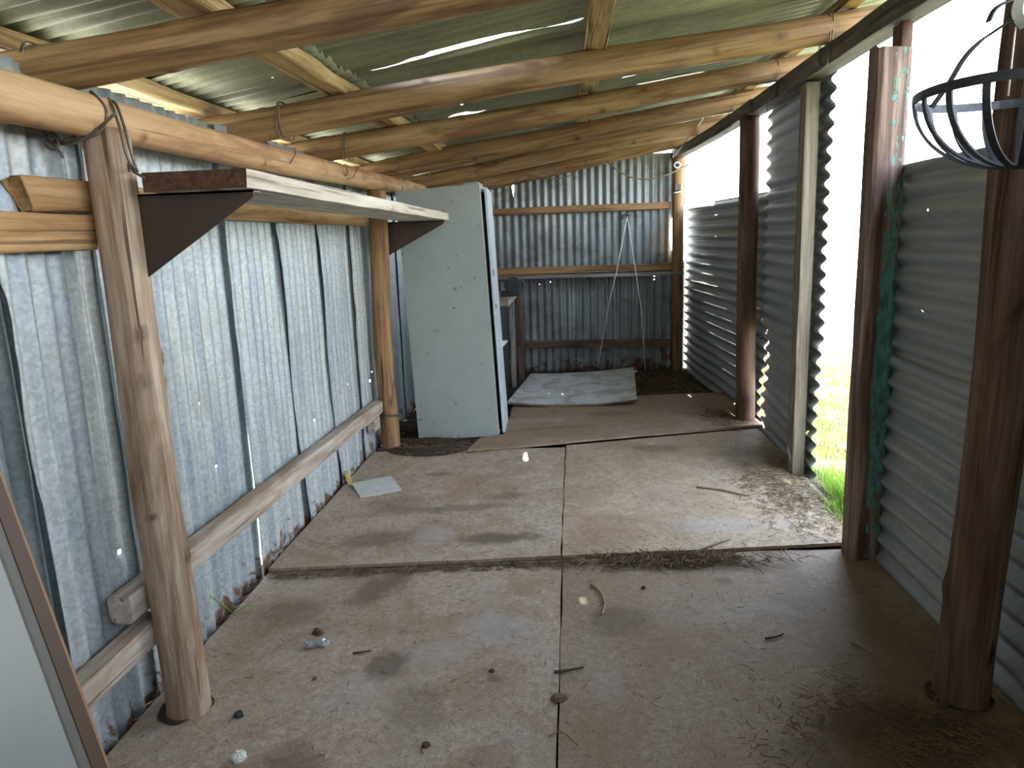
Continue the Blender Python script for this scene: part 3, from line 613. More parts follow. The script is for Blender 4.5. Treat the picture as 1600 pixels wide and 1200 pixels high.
# ------------------------------------------------------------------ wall shelf on steel gussets
sh = empty('wall_shelf', (-1.1, 2.1, 1.65)); tag(sh, 'long bleached plank shelf on two brown steel brackets', 'shelf')
timber('plank', (-1.030, 2.02, 1.684), (-1.010, 5.34, 1.660), 0.30, 0.052, M['shelfwood'], (0, 0, 1), 61, 0.003, 0.003, endmat=M['endgrain'], parent=sh, ragged=0.006)
def gusset(y, x0, x1, zt0, zt1, zb, drop):
    pr = [(x0, zb), (x1, zt1 - drop), (x1, zt1), (x0, zt0)]
    v = [(x, y, z) for x, z in pr] + [(x, y + 0.005, z) for x, z in pr]
    f = [(0, 1, 2, 3), (7, 6, 5, 4)] + [(i, i + 4, (i + 1) % 4 + 4, (i + 1) % 4) for i in range(4)]
    fl = box_data((x0, y, (zt0) - 0.005), (x1, y + 0.05, zt0))
    v, f = merge([(v, f), fl, box_data((x0 - 0.001, y, zb + 0.02), (x0 + 0.004, y + 0.045, zt0))])
    o = new_obj('bracket', v, f, M['brownsteel']); adopt(o, sh); o['label'] = 'dark brown triangular steel bracket'; return o
gusset(2.085, -1.238, -0.893, 1.657, 1.657, 1.42, 0.018)
gusset(5.165, -1.272, -0.870, 1.633, 1.633, 1.405, 0.022)

# ------------------------------------------------------------------ steel cabinet
cb = empty('metal_cabinet', (-1.18, 5.36, 0.0)); tag(cb, 'tall grey-green steel cabinet leaning slightly, door ajar', 'cabinet')
CW, CDp, CH = 0.62, 0.50, 1.862
def cpart(name, lo, hi, mat, bv=0.003):
    v, f = box_data(lo, hi); o = new_obj(name, v, f, mat); o.parent = cb; bevelled(o, bv); return o
v, f = merge([box_data((0, 0, 0), (CW, 0.004, CH)), box_data((0, CDp - 0.004, 0), (CW, CDp, CH)), box_data((0, 0.004, 0), (0.004, CDp - 0.004, CH)),
              box_data((0.004, 0.004, 0.03), (CW, CDp - 0.004, 0.034)), box_data((0.004, 0.004, CH - 0.004), (CW, CDp - 0.004, CH))])
o = new_obj('body', v, f, M['cab']); o.parent = cb; bevelled(o, 0.0015)
cpart('front_frame', (CW - 0.012, 0.004, 0.0), (CW + 0.001, 0.045, CH - 0.004), M['cabedge'], 0.002)
cpart('front_rail', (CW - 0.03, 0.045, 0.0), (CW + 0.001, CDp - 0.004, 0.035), M['cabdoor'])
cpart('front_rail', (CW - 0.03, 0.045, CH - 0.05), (CW + 0.001, CDp - 0.004, CH - 0.004), M['cabdoor'])
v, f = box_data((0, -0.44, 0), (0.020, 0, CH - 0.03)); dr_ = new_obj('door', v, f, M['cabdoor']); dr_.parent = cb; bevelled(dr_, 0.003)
dr_.location = (CW + 0.003, CDp - 0.004, 0.010); dr_.rotation_euler = (0, 0, math.radians(2.6)); dr_['label'] = 'pale blue-grey door'
for zz, hh in ((1.19, 0.05), (0.95, 0.03)):
    v, f = box_data((0, 0, 0), (0.004, 0.05, hh)); o = new_obj('latch_slot', v, f, M['black']); o.parent = dr_; o.location = (0.0185, -0.435, zz)
v = [(0, 0, 0), (0.05, 0, 0.045), (0.05, 0, 0.052), (0, 0, 0.052), (0, 0.09, 0), (0.05, 0.09, 0.045), (0.05, 0.09, 0.052), (0, 0.09, 0.052)]
o = new_obj('handle', v, [(0, 1, 2, 3), (7, 6, 5, 4), (0, 4, 5, 1), (1, 5, 6, 2), (2, 6, 7, 3), (3, 7, 4, 0)], M['porcelain']); o.parent = dr_; o.location = (0.020, -0.17, 0.62); o['label'] = 'small white wedge-shaped pull'
cpart('top_cap', (CW - 0.15, 0.22, CH), (CW - 0.035, 0.46, CH + 0.04), M['cab'])
cb.rotation_euler = (math.radians(-1.6), math.radians(-2.4), math.radians(-1.0))

# ------------------------------------------------------------------ workbench behind it, with a vice
wbn = empty('workbench', (-1.0, 7.1, 0)); tag(wbn, 'dark old workbench standing behind the steel cabinet', 'workbench')
timber('bench_top', (-1.38, 7.10, 0.925), (-0.555, 7.10, 0.925), 1.15, 0.055, M['benchwood'], (0, 0, 1), 71, 0.004, 0.004, endmat=M['rail'], parent=wbn)
v, f = box_data((-1.36, 7.05, 0.02), (-0.64, 7.075, 0.90)); adopt(new_obj('shade_end_panel', v, f, M['black']), wbn)  # black sheet standing in for the shade under the bench
v, f = box_data((-0.66, 6.62, 0.02), (-0.64, 7.42, 0.90)); adopt(new_obj('shade_front_panel', v, f, M['iron']), wbn)  # dark sheet filling the shaded recess below the bench top
for (x, y, mt) in ((-0.60, 7.45, M['benchwood']), (-0.53, 7.62, M['darkwood']), (-1.30, 6.60, M['darkwood']), (-0.66, 6.60, M['darkwood']), (-1.30, 7.60, M['darkwood'])):
    timber('leg', (x, y, -0.02), (x, y, 0.90), 0.05, 0.09, mt, (0, 1, 0), int(y * 10), 0.004, 0.004, parent=wbn)
vc = empty('bench_grinder', (-0.56, 7.0, 0.952)); tag(vc, 'small dark bench grinder with a round guard on the workbench', 'grinder')
def disc(name, c, r, th, mat, parent, n=28):
    vs = [(c[0] + r * math.cos(math.tau * i / n), c[1] + s * th / 2, c[2] + r * math.sin(math.tau * i / n)) for s in (-1, 1) for i in range(n)]
    fs = [tuple(range(n)), tuple(reversed(range(n, 2 * n)))] + [(i, i + n, (i + 1) % n + n, (i + 1) % n) for i in range(n)]
    o = new_obj(name, vs, fs, mat); bevelled(o, 0.004); adopt(o, parent); return o
disc('wheel_guard', (-0.535, 6.93, 1.065), 0.075, 0.05, M['iron'], vc)
disc('motor', (-0.57, 7.05, 1.055), 0.055, 0.16, M['iron'], vc)
v, f = box_data((-0.66, 6.94, 0.952), (-0.48, 7.12, 1.0)); adopt(bevelled(new_obj('base', v, f, M['iron']), 0.006), vc)
v, f = tube_data(smooth_path([(-0.47, 6.93, 1.125), (-0.44, 6.92, 1.085), (-0.425, 6.92, 1.03), (-0.44, 6.92, 1.0), (-0.43, 6.93, 1.06)]), 0.004); adopt(new_obj('power_lead', v, f, M['wire'], None, True), vc)
v, f = merge([tube_data(smooth_path([(-0.485, 7.60, 0.66), (-0.465, 7.60, 0.68), (-0.45, 7.59, 0.66), (-0.46, 7.58, 0.62), (-0.465, 7.58, 0.50)]), 0.005), tube_data([(-0.445, 7.59, 0.64), (-0.44, 7.59, 0.50)], 0.005), tube_data([(-0.502, 7.60, 0.645), (-0.47, 7.60, 0.655)], 0.004)])
tag(new_obj('iron_hook', v, f, M['wire'], None, True), 'small iron hook hanging off the workbench leg', 'hook')

# ------------------------------------------------------------------ white panel on the ground at the back
NU, NV = 24, 14; V, F_ = [], []
cr = [(-0.57, 6.22), (0.555, 6.23), (0.665, 7.84), (-0.43, 7.58)]
for s in (0, 1):
    for j in range(NV + 1):
        for i in range(NU + 1):
            a, b_ = i / NU, j / NV
            x = (cr[0][0] * (1 - a) + cr[1][0] * a) * (1 - b_) + (cr[3][0] * (1 - a) + cr[2][0] * a) * b_
            y = (cr[0][1] * (1 - a) + cr[1][1] * a) * (1 - b_) + (cr[3][1] * (1 - a) + cr[2][1] * a) * b_
            bowl = (2 * a - 0.95) ** 2
            V.append((x, y, 0.060 + 0.035 * bowl * (1 - 0.4 * b_) + 0.01 * b_ - s * 0.016))
n1 = NU + 1; nb = n1 * (NV + 1)
for j in range(NV):
    for i in range(NU):
        k = j * n1 + i; F_.append((k, k + 1, k + n1 + 1, k + n1)); F_.append((nb + k + n1, nb + k + n1 + 1, nb + k + 1, nb + k))
rim = list(range(NU)) + [j * n1 + NU for j in range(NV)] + [NV * n1 + i for i in range(NU, 0, -1)] + [j * n1 for j in range(NV, 0, -1)]
for q in range(len(rim)): u, v = rim[q], rim[(q + 1) % len(rim)]; F_.append((u, nb + u, nb + v, v))
o = new_obj('laminate_panel', V, F_, [M['whiteboard'], M['litter']])
tag(o, 'dirty white laminated panel lying bowed on the ground by the back wall', 'panel')
for p in o.data.polygons[2 * NU * NV:]: p.material_index = 1

# small square tile on the boards
v, f = box_data((-0.125, -0.125, 0), (0.125, 0.125, 0.009)); o = new_obj('square_tile', v, f, M['tile']); bevelled(o, 0.002)
o.location = (-1.205, 4.195, 0.028); o.rotation_euler = (math.radians(3), math.radians(-2), math.radians(28)); tag(o, 'small pale square tile lying on the chipboard by the iron wall', 'tile')
v, f = box_data((-0.012, -0.035, 0), (0.012, 0.035, 0.075)); o = new_obj('yellow_offcut', v, f, M['yellow']); bevelled(o, 0.002)
o.location = (-1.40, 4.30, 0.020); o.rotation_euler = (0, math.radians(-14), 0.3); tag(o, 'little yellowed offcut leaning on the iron wall behind the tile', 'offcut')

# ------------------------------------------------------------------ framed board leaning beside the viewer
fb = empty('framed_board', (-0.86, 0.7, 0)); tag(fb, 'pale board in a brown wooden frame leaning against the near iron wall', 'board')
_ey = Vector((-0.337, 0.147, 1.04)).normalized(); _ex = Vector((0.06, -1, 0.0)); _ex = _ex - _ey * _ex.dot(_ey)
BX = frame_matrix((-0.868, 1.232, 0.03), _ex, _ey)   # u toward the viewer, v up the slope
def fpart(name, prof, mat):
    """moulding swept round the four sides; prof is a list of (inset, height)"""
    Wd, Hd = 0.95, 1.50; vs, fs = [], []; P = len(prof)
    for (cx, cy, sx, sy) in ((0, 0, 1, 1), (Wd, 0, -1, 1), (Wd, Hd, -1, -1), (0, Hd, 1, -1)):
        for (i_, h) in prof: vs.append((cx + sx * i_, cy + sy * i_, h))
    for k in range(4):
        for j in range(P):
            a, b_ = k * P + j, k * P + (j + 1) % P; c, d = ((k + 1) % 4) * P + (j + 1) % P, ((k + 1) % 4) * P + j
            fs.append((a, d, c, b_))
    o = new_obj(name, vs, fs, mat, None, False, BX); adopt(o, fb); return o
fpart('frame', [(0.007, -0.01), (0.007, 0.030), (0.045, 0.012), (0.045, -0.01)], M['frame'])
o = fpart('frame_lip', [(0.0, -0.01), (0.0, 0.032), (0.008, 0.032), (0.008, -0.01)], M['framelip']); o['label'] = 'outer lip in brown lightened as if lit'
o = fpart('inner_slip', [(0.044, -0.008), (0.044, 0.010), (0.078, 0.002), (0.078, -0.008)], M['slip']); o['label'] = 'grey inner slip'
v, f = box_data((0.07, 0.07, -0.008), (0.88, 1.43, -0.002)); o = new_obj('panel', v, f, M['panel'], None, False, BX); adopt(o, fb)

# ------------------------------------------------------------------ hanging basket, bracket
hb = empty('hanging_basket', (1.07, 1.90, 1.62)); tag(hb, 'round iron strap hanging basket, empty, in front of the dark log post', 'basket')
BC = Vector((1.072, 1.90, 1.797)); BR_ = 0.236
rimpts = [BC + Vector((BR_ * math.cos(a), BR_ * math.sin(a), 0.004 * math.sin(2 * a))) for a in [math.tau * i / 48 for i in range(49)]]
v, f = strap_data(rimpts, lambda i: (0, 0, 1), 0.021, 0.004); adopt(new_obj('rim', v, f, M['iron']), hb)
for k in range(18):
    a = math.tau * (k + 0.12) / 18; pts = []
    for i in range(15):
        t = i / 14 * math.pi / 2
        pts.append(BC + Vector((BR_ * math.cos(t) ** 0.9 * math.cos(a), BR_ * math.cos(t) ** 0.9 * math.sin(a), -0.175 * math.sin(t))))
    v, f = strap_data(pts, lambda i, a=a: (-math.sin(a), math.cos(a), 0), 0.016, 0.005); adopt(new_obj('strap', v, f, M['iron']), hb)
for pts in ([(0.950, 2.10, 1.797), (0.975, 2.075, 1.848), (0.990, 2.04, 1.899), (1.012, 2.02, 1.931), (1.035, 2.0, 1.950), (1.066, 1.98, 1.972)], [(1.30, 1.96, 1.797), (1.28, 1.97, 1.87), (1.20, 1.975, 1.95), (1.10, 1.98, 1.985)], [(1.06, 1.665, 1.797), (1.07, 1.68, 1.87), (1.085, 1.80, 1.95), (1.085, 1.93, 1.985)]):
    v, f = strap_data(smooth_path(pts, 8), lambda i: (1, 0.2, 0.5), 0.017, 0.004); adopt(new_obj('hanger', v, f, M['iron']), hb)
v, f = tube_data([(1.078, 1.985, 1.97), (1.078, 1.99, 1.80)], 0.0025); adopt(new_obj('wire', v, f, M['string'], None, True), hb)
bk = empty('hook_bracket', (1.12, 2.12, 2.02)); tag(bk, 'iron hook bracket with white insulator high on the dark log post', 'bracket')
v, f = strap_data(smooth_path([(1.20, 2.12, 2.075), (1.16, 2.08, 2.06), (1.12, 2.02, 2.03), (1.085, 1.985, 2.00), (1.068, 1.975, 1.975), (1.085, 1.98, 1.962)], 6), lambda i: (0, 0.3, 1), 0.026, 0.006); adopt(new_obj('arm', v, f, M['iron']), bk)
v, f = strap_data(smooth_path([(1.082, 1.965, 2.028), (1.070, 1.96, 2.01), (1.066, 1.96, 1.985), (1.074, 1.96, 1.965), (1.090, 1.965, 1.952)], 6), lambda i: (0.8, -1, 0), 0.024, 0.008); o = new_obj('insulator', v, f, M['porcelain']); adopt(o, bk); o['label'] = 'white curved porcelain insulator'
v, f = strap_data(smooth_path([(1.10, 2.0, 2.03), (1.055, 2.0, 2.015), (1.033, 2.0, 2.0), (1.022, 2.0, 1.975)], 5), lambda i: (0, 1, 0.2), 0.02, 0.004); adopt(new_obj('loose_strap', v, f, M['iron']), bk)
v, f = box_data((1.155, 2.10, 2.02), (1.235, 2.145, 2.16)); adopt(bevelled(new_obj('mounting_block', v, f, M['darkwood']), 0.004), bk)

# ------------------------------------------------------------------ wire ties, cables, cords, fittings
def loop(cx, y, z0, z1, ry, tilt=0.0, dx=0.0, n=32):
    pts = []; sg = lambda q, p: (abs(q) ** p) * (1 if q >= 0 else -1)
    for i in range(n):
        a = math.tau * i / n
        pts.append((cx + dx * math.sin(a) + 0.003 * math.sin(3 * a), y + ry * sg(math.cos(a), 0.6) + tilt * math.sin(a), (z0 + z1) / 2 + (z1 - z0) / 2 * sg(math.sin(a), 0.6)))
    return pts
def wire_tie(cx, y, z0, z1, ry, lab, tail=None, dx=0.0):
    parts = [tube_data(loop(cx, y, z0, z1, ry, 0.01, dx), 0.0028, 5, True), tube_data(loop(cx + 0.012, y + 0.006, z0 + 0.004, z1 - 0.003, ry + 0.002, -0.012, dx), 0.0028, 5, True)]
    if tail: parts += [tube_data(smooth_path(t), 0.003, 5) for t in tail]
    v, f = merge(parts); return tag(new_obj('wire_tie', v, f, M['wire'], None, True), lab, 'wire tie')
def zr(x): return zroof(x)
wire_tie(-1.245, 3.30, zr(-1.245) - 0.08, zr(-1.245) + 0.078, 0.082, 'rusty wire tie holding the second rafter onto the plate log', [[(-1.255, 3.36, 1.86), (-1.235, 3.38, 1.90), (-1.225, 3.36, 1.93)]])
wire_tie(-1.245, 4.24, zr(-1.245) - 0.08, zr(-1.245) + 0.074, 0.078, 'rusty wire tie holding the third rafter onto the plate log', [[(-1.255, 4.2, 1.87), (-1.23, 4.16, 1.885), (-1.225, 4.13, 1.91)], [(-1.255, 4.24, 1.86), (-1.24, 4.30, 1.87), (-1.225, 4.36, 1.93)]])
wire_tie(-1.245, 5.60, zr(-1.245) - 0.088, zr(-1.245) + 0.086, 0.09, 'bunched wire tie over the shelf holding the dark rafter down', [[(-1.25, 5.56, 1.87), (-1.22, 5.52, 1.86), (-1.21, 5.45, 1.90)], [(-1.25, 5.62, 1.86), (-1.23, 5.68, 1.80), (-1.22, 5.64, 1.76)]])
wire_tie(-1.245, 6.80, zr(-1.245) - 0.08, zr(-1.245) + 0.078, 0.08, 'thin wire tie near the cabinet top holding a rafter')
wire_tie(1.285, 4.03, 2.29, zr(1.285) + 0.074, 0.08, 'wire tie fixing the second rafter to the beam above the doorway')
wire_tie(1.285, 4.98, 2.29, zr(1.285) + 0.072, 0.076, 'wire tie fixing the third rafter to the doorway beam', [[(1.28, 5.0, 2.30), (1.27, 5.05, 2.27), (1.29, 5.1, 2.24)]])
wire_tie(1.262, 6.10, 2.28, zr(1.262) + 0.076, 0.08, 'wire tie on the dark rafter above the dark far post')
wire_tie(1.19, 7.19, 2.28, zr(1.19) + 0.072, 0.076, 'wire tie on the curved grey beam')
wire_tie(-1.46, 2.055, zr(-1.46) - 0.07, zr(-1.46) + 0.068, 0.068, 'wire ring round the end of the big nearest rafter pole')
# big tie at the thick post
tp = [[(-1.37, 2.15, 1.935), (-1.30, 2.035, 1.93), (-1.258, 2.025, 1.88), (-1.275, 2.01, 1.82), (-1.35, 1.99, 1.80), (-1.40, 2.0, 1.80)],
      [(-1.33, 2.16, 1.935), (-1.262, 2.06, 1.90), (-1.232, 2.035, 1.83), (-1.222, 2.03, 1.77), (-1.212, 2.04, 1.715)],
      [(-1.335, 2.165, 1.935), (-1.255, 2.07, 1.90), (-1.224, 2.045, 1.83), (-1.213, 2.04, 1.77), (-1.206, 2.05, 1.715)],
      [(-1.395, 2.0, 1.795), (-1.34, 1.985, 1.79), (-1.27, 1.99, 1.825), (-1.21, 1.99, 1.865)],
      [(-1.212, 2.02, 1.715), (-1.205, 2.01, 1.735), (-1.197, 2.02, 1.725), (-1.205, 2.03, 1.715), (-1.17, 2.02, 1.695)],
      [(-1.40 + 0.018 * math.cos(a), 1.985, 1.795 + 0.018 * math.sin(a)) for a in [math.tau * i / 12 for i in range(13)]],
      [(-1.41, 1.99, 1.80), (-1.385, 1.985, 1.775), (-1.375, 1.985, 1.755)]]
v, f = merge([tube_data(smooth_path(t, 6), 0.0042, 6) for t in tp] + [tube_data([(-1.42 + 0.003 * i, 1.995, 1.835 - 0.005 * i) for i in range(8)], [0.013, 0.016] * 4, 8)])
tag(new_obj('wire_tie', v, f, M['wire'], None, True), 'heavy twisted wire tie lashing the plate log to the thick post', 'wire tie')
v, f = merge([tube_data([(-1.336 + 0.078 * math.cos(a), 5.10 + 0.078 * math.sin(a), 0.275 - 0.012 * math.cos(a) + dz) for a in [math.tau * i / 24 for i in range(24)]], 0.004, 6, True) for dz in (0, 0.009)] + [tube_data(smooth_path([(-1.262, 5.07, 0.262), (-1.245, 5.06, 0.25), (-1.25, 5.05, 0.225), (-1.235, 5.05, 0.25)]), 0.004)])
tag(new_obj('wire_tie', v, f, M['wire'], None, True), 'wire wrapped low around the slimmer log post', 'wire tie')
v, f = tube_data(smooth_path([(0.40, 7.98, 2.25), (0.446, 7.97, 2.20), (0.52, 7.97, 2.145), (0.644, 7.97, 2.075), (0.842, 7.97, 2.045), (1.039, 7.97, 2.09), (1.19, 8.04, 2.16), (1.26, 8.04, 2.18)]), 0.007, 6)
tag(new_obj('cable', v, f, M['twig'], None, True), 'sagging cable looping from the last rafter to the corner post', 'cable')
v, f = tube_data(smooth_path([(-0.70, 7.90, 1.93), (-0.52, 7.90, 2.11), (-0.45, 7.92, 2.18), (-0.40, 7.97, 2.14), (-0.22, 7.93, 2.09), (-0.02, 7.93, 2.10), (0.10, 7.94, 2.17), (0.245, 7.95, 2.29)]), 0.006, 6)
tag(new_obj('cable', v, f, M['twig'], None, True), 'brown cable looped under the last rafter above the cabinet', 'cable')
v, f = tube_data([(1.20, 6.95, 2.48), (1.12, 7.6, 2.33), (1.085, 7.9, 2.26)], 0.006, 6)
tag(new_obj('cable', v, f, M['string'], None, True), 'straight pale wire strung along the curved grey beam', 'cable')
v, f = merge([tube_data([(0.626, 8.205, 1.68), (0.498, 8.03, 1.10), (0.42, 8.02, 0.8), (0.285, 8.0, 0.075)], 0.0065, 6), tube_data([(0.628, 8.205, 1.68), (0.70, 8.03, 1.10), (0.76, 8.02, 0.7), (0.805, 8.0, 0.02)], 0.0065, 6)])
tag(new_obj('cord', v, f, M['string'], None, True), 'pale doubled cord hung from a nail, legs spread down the back wall', 'cord')
v, f = merge([tube_data(smooth_path([(0.58, 8.20, 1.655), (0.585, 8.19, 1.70), (0.63, 8.18, 1.705), (0.67, 8.20, 1.70)]), 0.009, 6), tube_data([(0.628, 8.27, 1.69), (0.628, 8.17, 1.685)], 0.006, 6)])
tag(new_obj('wall_hook', v, f, M['wire'], None, True), 'bent nail hook on the back wall holding the pale cord', 'hook')
ins = empty('ring_insulator', (1.13, 8.07, 2.17)); tag(ins, 'small ring insulator on the corner post where the cable meets it', 'insulator')
v, f = tube_data([(1.135 + 0.028 * math.cos(a), 8.075, 2.185 + 0.028 * math.sin(a)) for a in [math.tau * i / 16 for i in range(16)]], 0.011, 8, True); adopt(new_obj('ring', v, f, M['porcelain'], None, True), ins)
v, f = tube_data([(1.135, 8.10, 2.185), (1.135, 8.06, 2.185)], 0.012, 8); adopt(new_obj('screw', v, f, M['iron'], None, True), ins)
jb = empty('junction_box', (1.14, 8.07, 1.95)); tag(jb, 'small grey junction box strapped to the corner post', 'junction box')
v, f = box_data((1.108, 8.055, 1.925), (1.178, 8.10, 1.99)); adopt(bevelled(new_obj('box', v, f, M['slip']), 0.008), jb)
v, f = strap_data([(1.098, 8.11, 1.905), (1.115, 8.07, 1.905), (1.16, 8.065, 1.912), (1.20, 8.10, 1.92)], lambda i: (0, 0, 1), 0.014, 0.004); adopt(new_obj('strap', v, f, M['porcelain']), jb)

# ------------------------------------------------------------------ litter, twigs, leaves, plants
def strands(name, mat, n, place, ln, r, seed, lab, cat='litter', flat=0.25):
    rnd = random.Random(seed); V, Fc = [], []
    for _ in range(n):
        x, y, z = place(rnd); a = rnd.uniform(0, math.tau); L = rnd.uniform(*ln); e = rnd.uniform(-flat, flat) * L
        d = Vector((math.cos(a), math.sin(a), 0)) * L / 2; c = Vector((x, y, z + abs(e) * 0.5 + r)); k = Vector((rnd.uniform(-1, 1), rnd.uniform(-1, 1), rnd.uniform(0, 0.5))) * L * 0.12
        rr = r * rnd.uniform(0.6, 1.3); s = Vector((-math.sin(a), math.cos(a), 0)) * rr; u = Vector((0, 0, rr))
        b0 = len(V)
        for p in (c - d - Vector((0, 0, e / 2)), c + k, c + d + Vector((0, 0, e / 2))):
            V += [tuple(p + s), tuple(p + u), tuple(p - s)]
        for q in (0, 3): Fc += [(b0 + q, b0 + q + 1, b0 + q + 4, b0 + q + 3), (b0 + q + 1, b0 + q + 2, b0 + q + 5, b0 + q + 4), (b0 + q + 2, b0 + q, b0 + q + 3, b0 + q + 5)]
    return tag(new_obj(name, V, Fc, mat), lab, cat, kind='stuff')
def step_edge(rnd):
    t = rnd.random(); x = -1.40 + 2.15 * t; y = 3.075 + 0.11 * (x + 1.42) - abs(rnd.gauss(0, 0.035)) - 0.004
    if x > -0.1: y = 3.22 + 0.12 * (x + 0.06) - abs(rnd.gauss(0, 0.05))
    return x, y, 0.002
strands('plant_litter', M['litter'], 1500, step_edge, (0.01, 0.05), 0.0016, 1, 'dry litter gathered along the raised front edge of the stained sheets')
strands('plant_litter', M['litter'], 900, lambda r: (r.gauss(0.48, 0.20), 3.215 + r.gauss(0, 0.04), 0.006 + abs(r.gauss(0, 0.008))), (0.02, 0.09), 0.0018, 2, 'heap of dry stalks on the floor between doorway and centre seam')
strands('plant_litter', M['litter'], 1500, lambda r: (r.gauss(1.0, 0.17), r.gauss(2.03, 0.12), 0.002 + abs(r.gauss(0, 0.004))), (0.010, 0.04), 0.0016, 3, 'dark scattered straw litter in front of the dark log post')
strands('plant_litter', M['litter'], 250, lambda r: (r.gauss(0.98, 0.2), r.gauss(2.05, 0.15), 0.003 + abs(r.gauss(0, 0.004))), (0.02, 0.07), 0.0014, 4, 'longer dry stalks among the dark litter before the log post')
strands('plant_litter', M['litter'], 1300, lambda r: (min(1.36, r.gauss(1.20, 0.13)), r.gauss(4.15, 0.35), 0.022), (0.015, 0.07), 0.0016, 5, 'brown leaf litter on the sheet just inside the doorway')
strands('plant_litter', M['straw'], 500, lambda r: (r.uniform(1.1, 1.45), r.uniform(3.4, 4.5), 0.02), (0.02, 0.08), 0.0014, 6, 'pale dry stalks strewn at the doorway threshold')
strands('plant_litter', M['litter'], 500, lambda r: (r.gauss(-0.8, 0.5) if r.random() < 0.5 else r.gauss(0.6, 0.4), r.uniform(1.3, 3.0), 0.001), (0.006, 0.03), 0.0012, 7, 'tiny dry specks scattered over the nearest floor sheets')
strands('plant_litter', M['straw'], 260, lambda r: (r.uniform(-1.3, 1.2), r.uniform(1.3, 3.05), 0.001), (0.008, 0.035), 0.0009, 8, 'fine pale straw bits scattered over the nearest floor sheets')
strands('plant_litter', M['litter'], 500, lambda r: (r.uniform(-1.35, 1.2), r.uniform(3.3, 4.9), 0.024), (0.008, 0.035), 0.0013, 9, 'small dry bits scattered over the raised stained sheets')
strands('plant_litter', M['litter'], 500, lambda r: (r.gauss(1.2, 0.1), r.gauss(5.75, 0.18), 0.046), (0.015, 0.08), 0.002, 10, 'dark litter at the foot of the dark far post')
strands('plant_litter', M['litter'], 900, lambda r: (r.gauss(-1.05, 0.17), r.gauss(5.08, 0.10), 0.03), (0.01, 0.05), 0.002, 11, 'dark litter on the dirt mound in front of the cabinet')
strands('plant_litter', M['straw'], 120, lambda r: (r.gauss(-1.25, 0.06), r.gauss(2.5, 0.16), 0.002), (0.01, 0.06), 0.0012, 12, 'pale stalks along the iron wall foot past the thick post')
strands('plant_litter', M['litter'], 700, lambda r: (r.uniform(0.5, 1.25), r.uniform(6.8, 8.1), 0.0), (0.02, 0.10), 0.003, 13, 'dark rubbish on the dirt beside the white panel')

def dirt_gap_ring(x, y, z, r0, r1, seed, lab):
    n, m_ = 48, 5; V, Fc = [], []
    for j in range(m_ + 1):
        for i in range(n):
            a = math.tau * i / n; q = r0 + (r1 - r0) * j / m_ * max(0.05, 0.5 + 0.4 * math.cos(a - 2.6) + 0.45 * noise.noise(Vector((math.cos(a) * 1.3 + seed, math.sin(a) * 1.3, 0))))
            V.append((x + q * math.cos(a), y + q * math.sin(a), z + 0.0025 * (1 - j / m_)))
    for j in range(m_):
        for i in range(n): k = (i + 1) % n; Fc.append((j * n + i, j * n + k, (j + 1) * n + k, (j + 1) * n + i))
    tag(new_obj('dirt_gap_ring', V, Fc, M['dirt'], None, True), lab, 'dirt', kind='stuff')  # one dark ring for both loose dirt and the shaded cutout gap
dirt_gap_ring(-1.292, 2.085, 0.0035, 0.068, 0.108, 1, 'dark dirt and shaded cutout gap round the foot of the thick weathered log post')
dirt_gap_ring(1.236, 2.22, 0.0035, 0.076, 0.112, 2, 'dark dirt and shaded cutout gap round the foot of the dark log post')
# dirt mound in front of cabinet
V, Fc = [], []; K = 26
for j in range(K + 1):
    for i in range(K + 1):
        x = -1.42 + 0.74 * i / K; y = 4.80 + 0.60 * j / K
        e = max(0, 1 - ((x + 1.06) / 0.36) ** 2 - ((y - 5.10) / 0.28) ** 2)
        V.append((x, y, 0.008 + 0.030 * min(1, e * 2) + 0.010 * e * noise.noise(Vector((x * 14, y * 14, 1)))))
for j in range(K):
    for i in range(K):
        q = (j * (K + 1) + i, j * (K + 1) + i + 1, (j + 1) * (K + 1) + i + 1, (j + 1) * (K + 1) + i)
        Fc.append(q)
tag(new_obj('dirt_mound', V, Fc, M['dirt'], None, True), 'dark loose dirt heaped at the foot of the metal cabinet', 'dirt', kind='stuff')

def twig(pts, r, mat, lab, name='twig', cat='twig'):
    P = smooth_path(pts, 6); n = len(P); v, f = tube_data(P, [r * (1 - 0.5 * i / n) for i in range(n)], 7)
    return tag(new_obj(name, v, f, mat, None, True), lab, cat)
twig([(0.069, 2.976, 0.006), (0.107, 2.90, 0.008), (0.118, 2.80, 0.008), (0.104, 2.72, 0.006)], 0.006, M['straw'], 'pale curved twig beside the seam between the two nearest sheets')
twig([(-0.080, 2.312, 0.008), (-0.02, 2.328, 0.009), (0.022, 2.345, 0.008)], 0.006, M['twigdark'], 'short dark stick lying across the centre seam')
twig([(0.72, 4.17, 0.028), (0.84, 4.12, 0.029), (0.97, 4.03, 0.028), (1.02, 4.06, 0.03), (1.10, 4.14, 0.028)], 0.006, M['twig'], 'long thin forked twig on the sheet inside the doorway')
twig([(1.005, 2.53, 0.006), (1.04, 2.47, 0.007), (1.075, 2.40, 0.006)], 0.004, M['twig'], 'thin brown twig on the floor before the low iron panel')
twig([(0.42, 3.20, 0.012), (0.55, 3.27, 0.02), (0.72, 3.40, 0.018), (0.78, 3.44, 0.014)], 0.008, M['twigdark'], 'dark bark stick on the heap of dry stalks')
twig([(0.90, 2.17, 0.006), (0.94, 2.11, 0.007), (0.99, 2.04, 0.008)], 0.006, M['twigdark'], 'dark stick at the edge of the straw litter')
twig([(0.70, 2.55, 0.006), (0.745, 2.56, 0.008), (0.775, 2.585, 0.007)], 0.005, M['twigdark'], 'short bent dark twig in the middle of the near sheet')
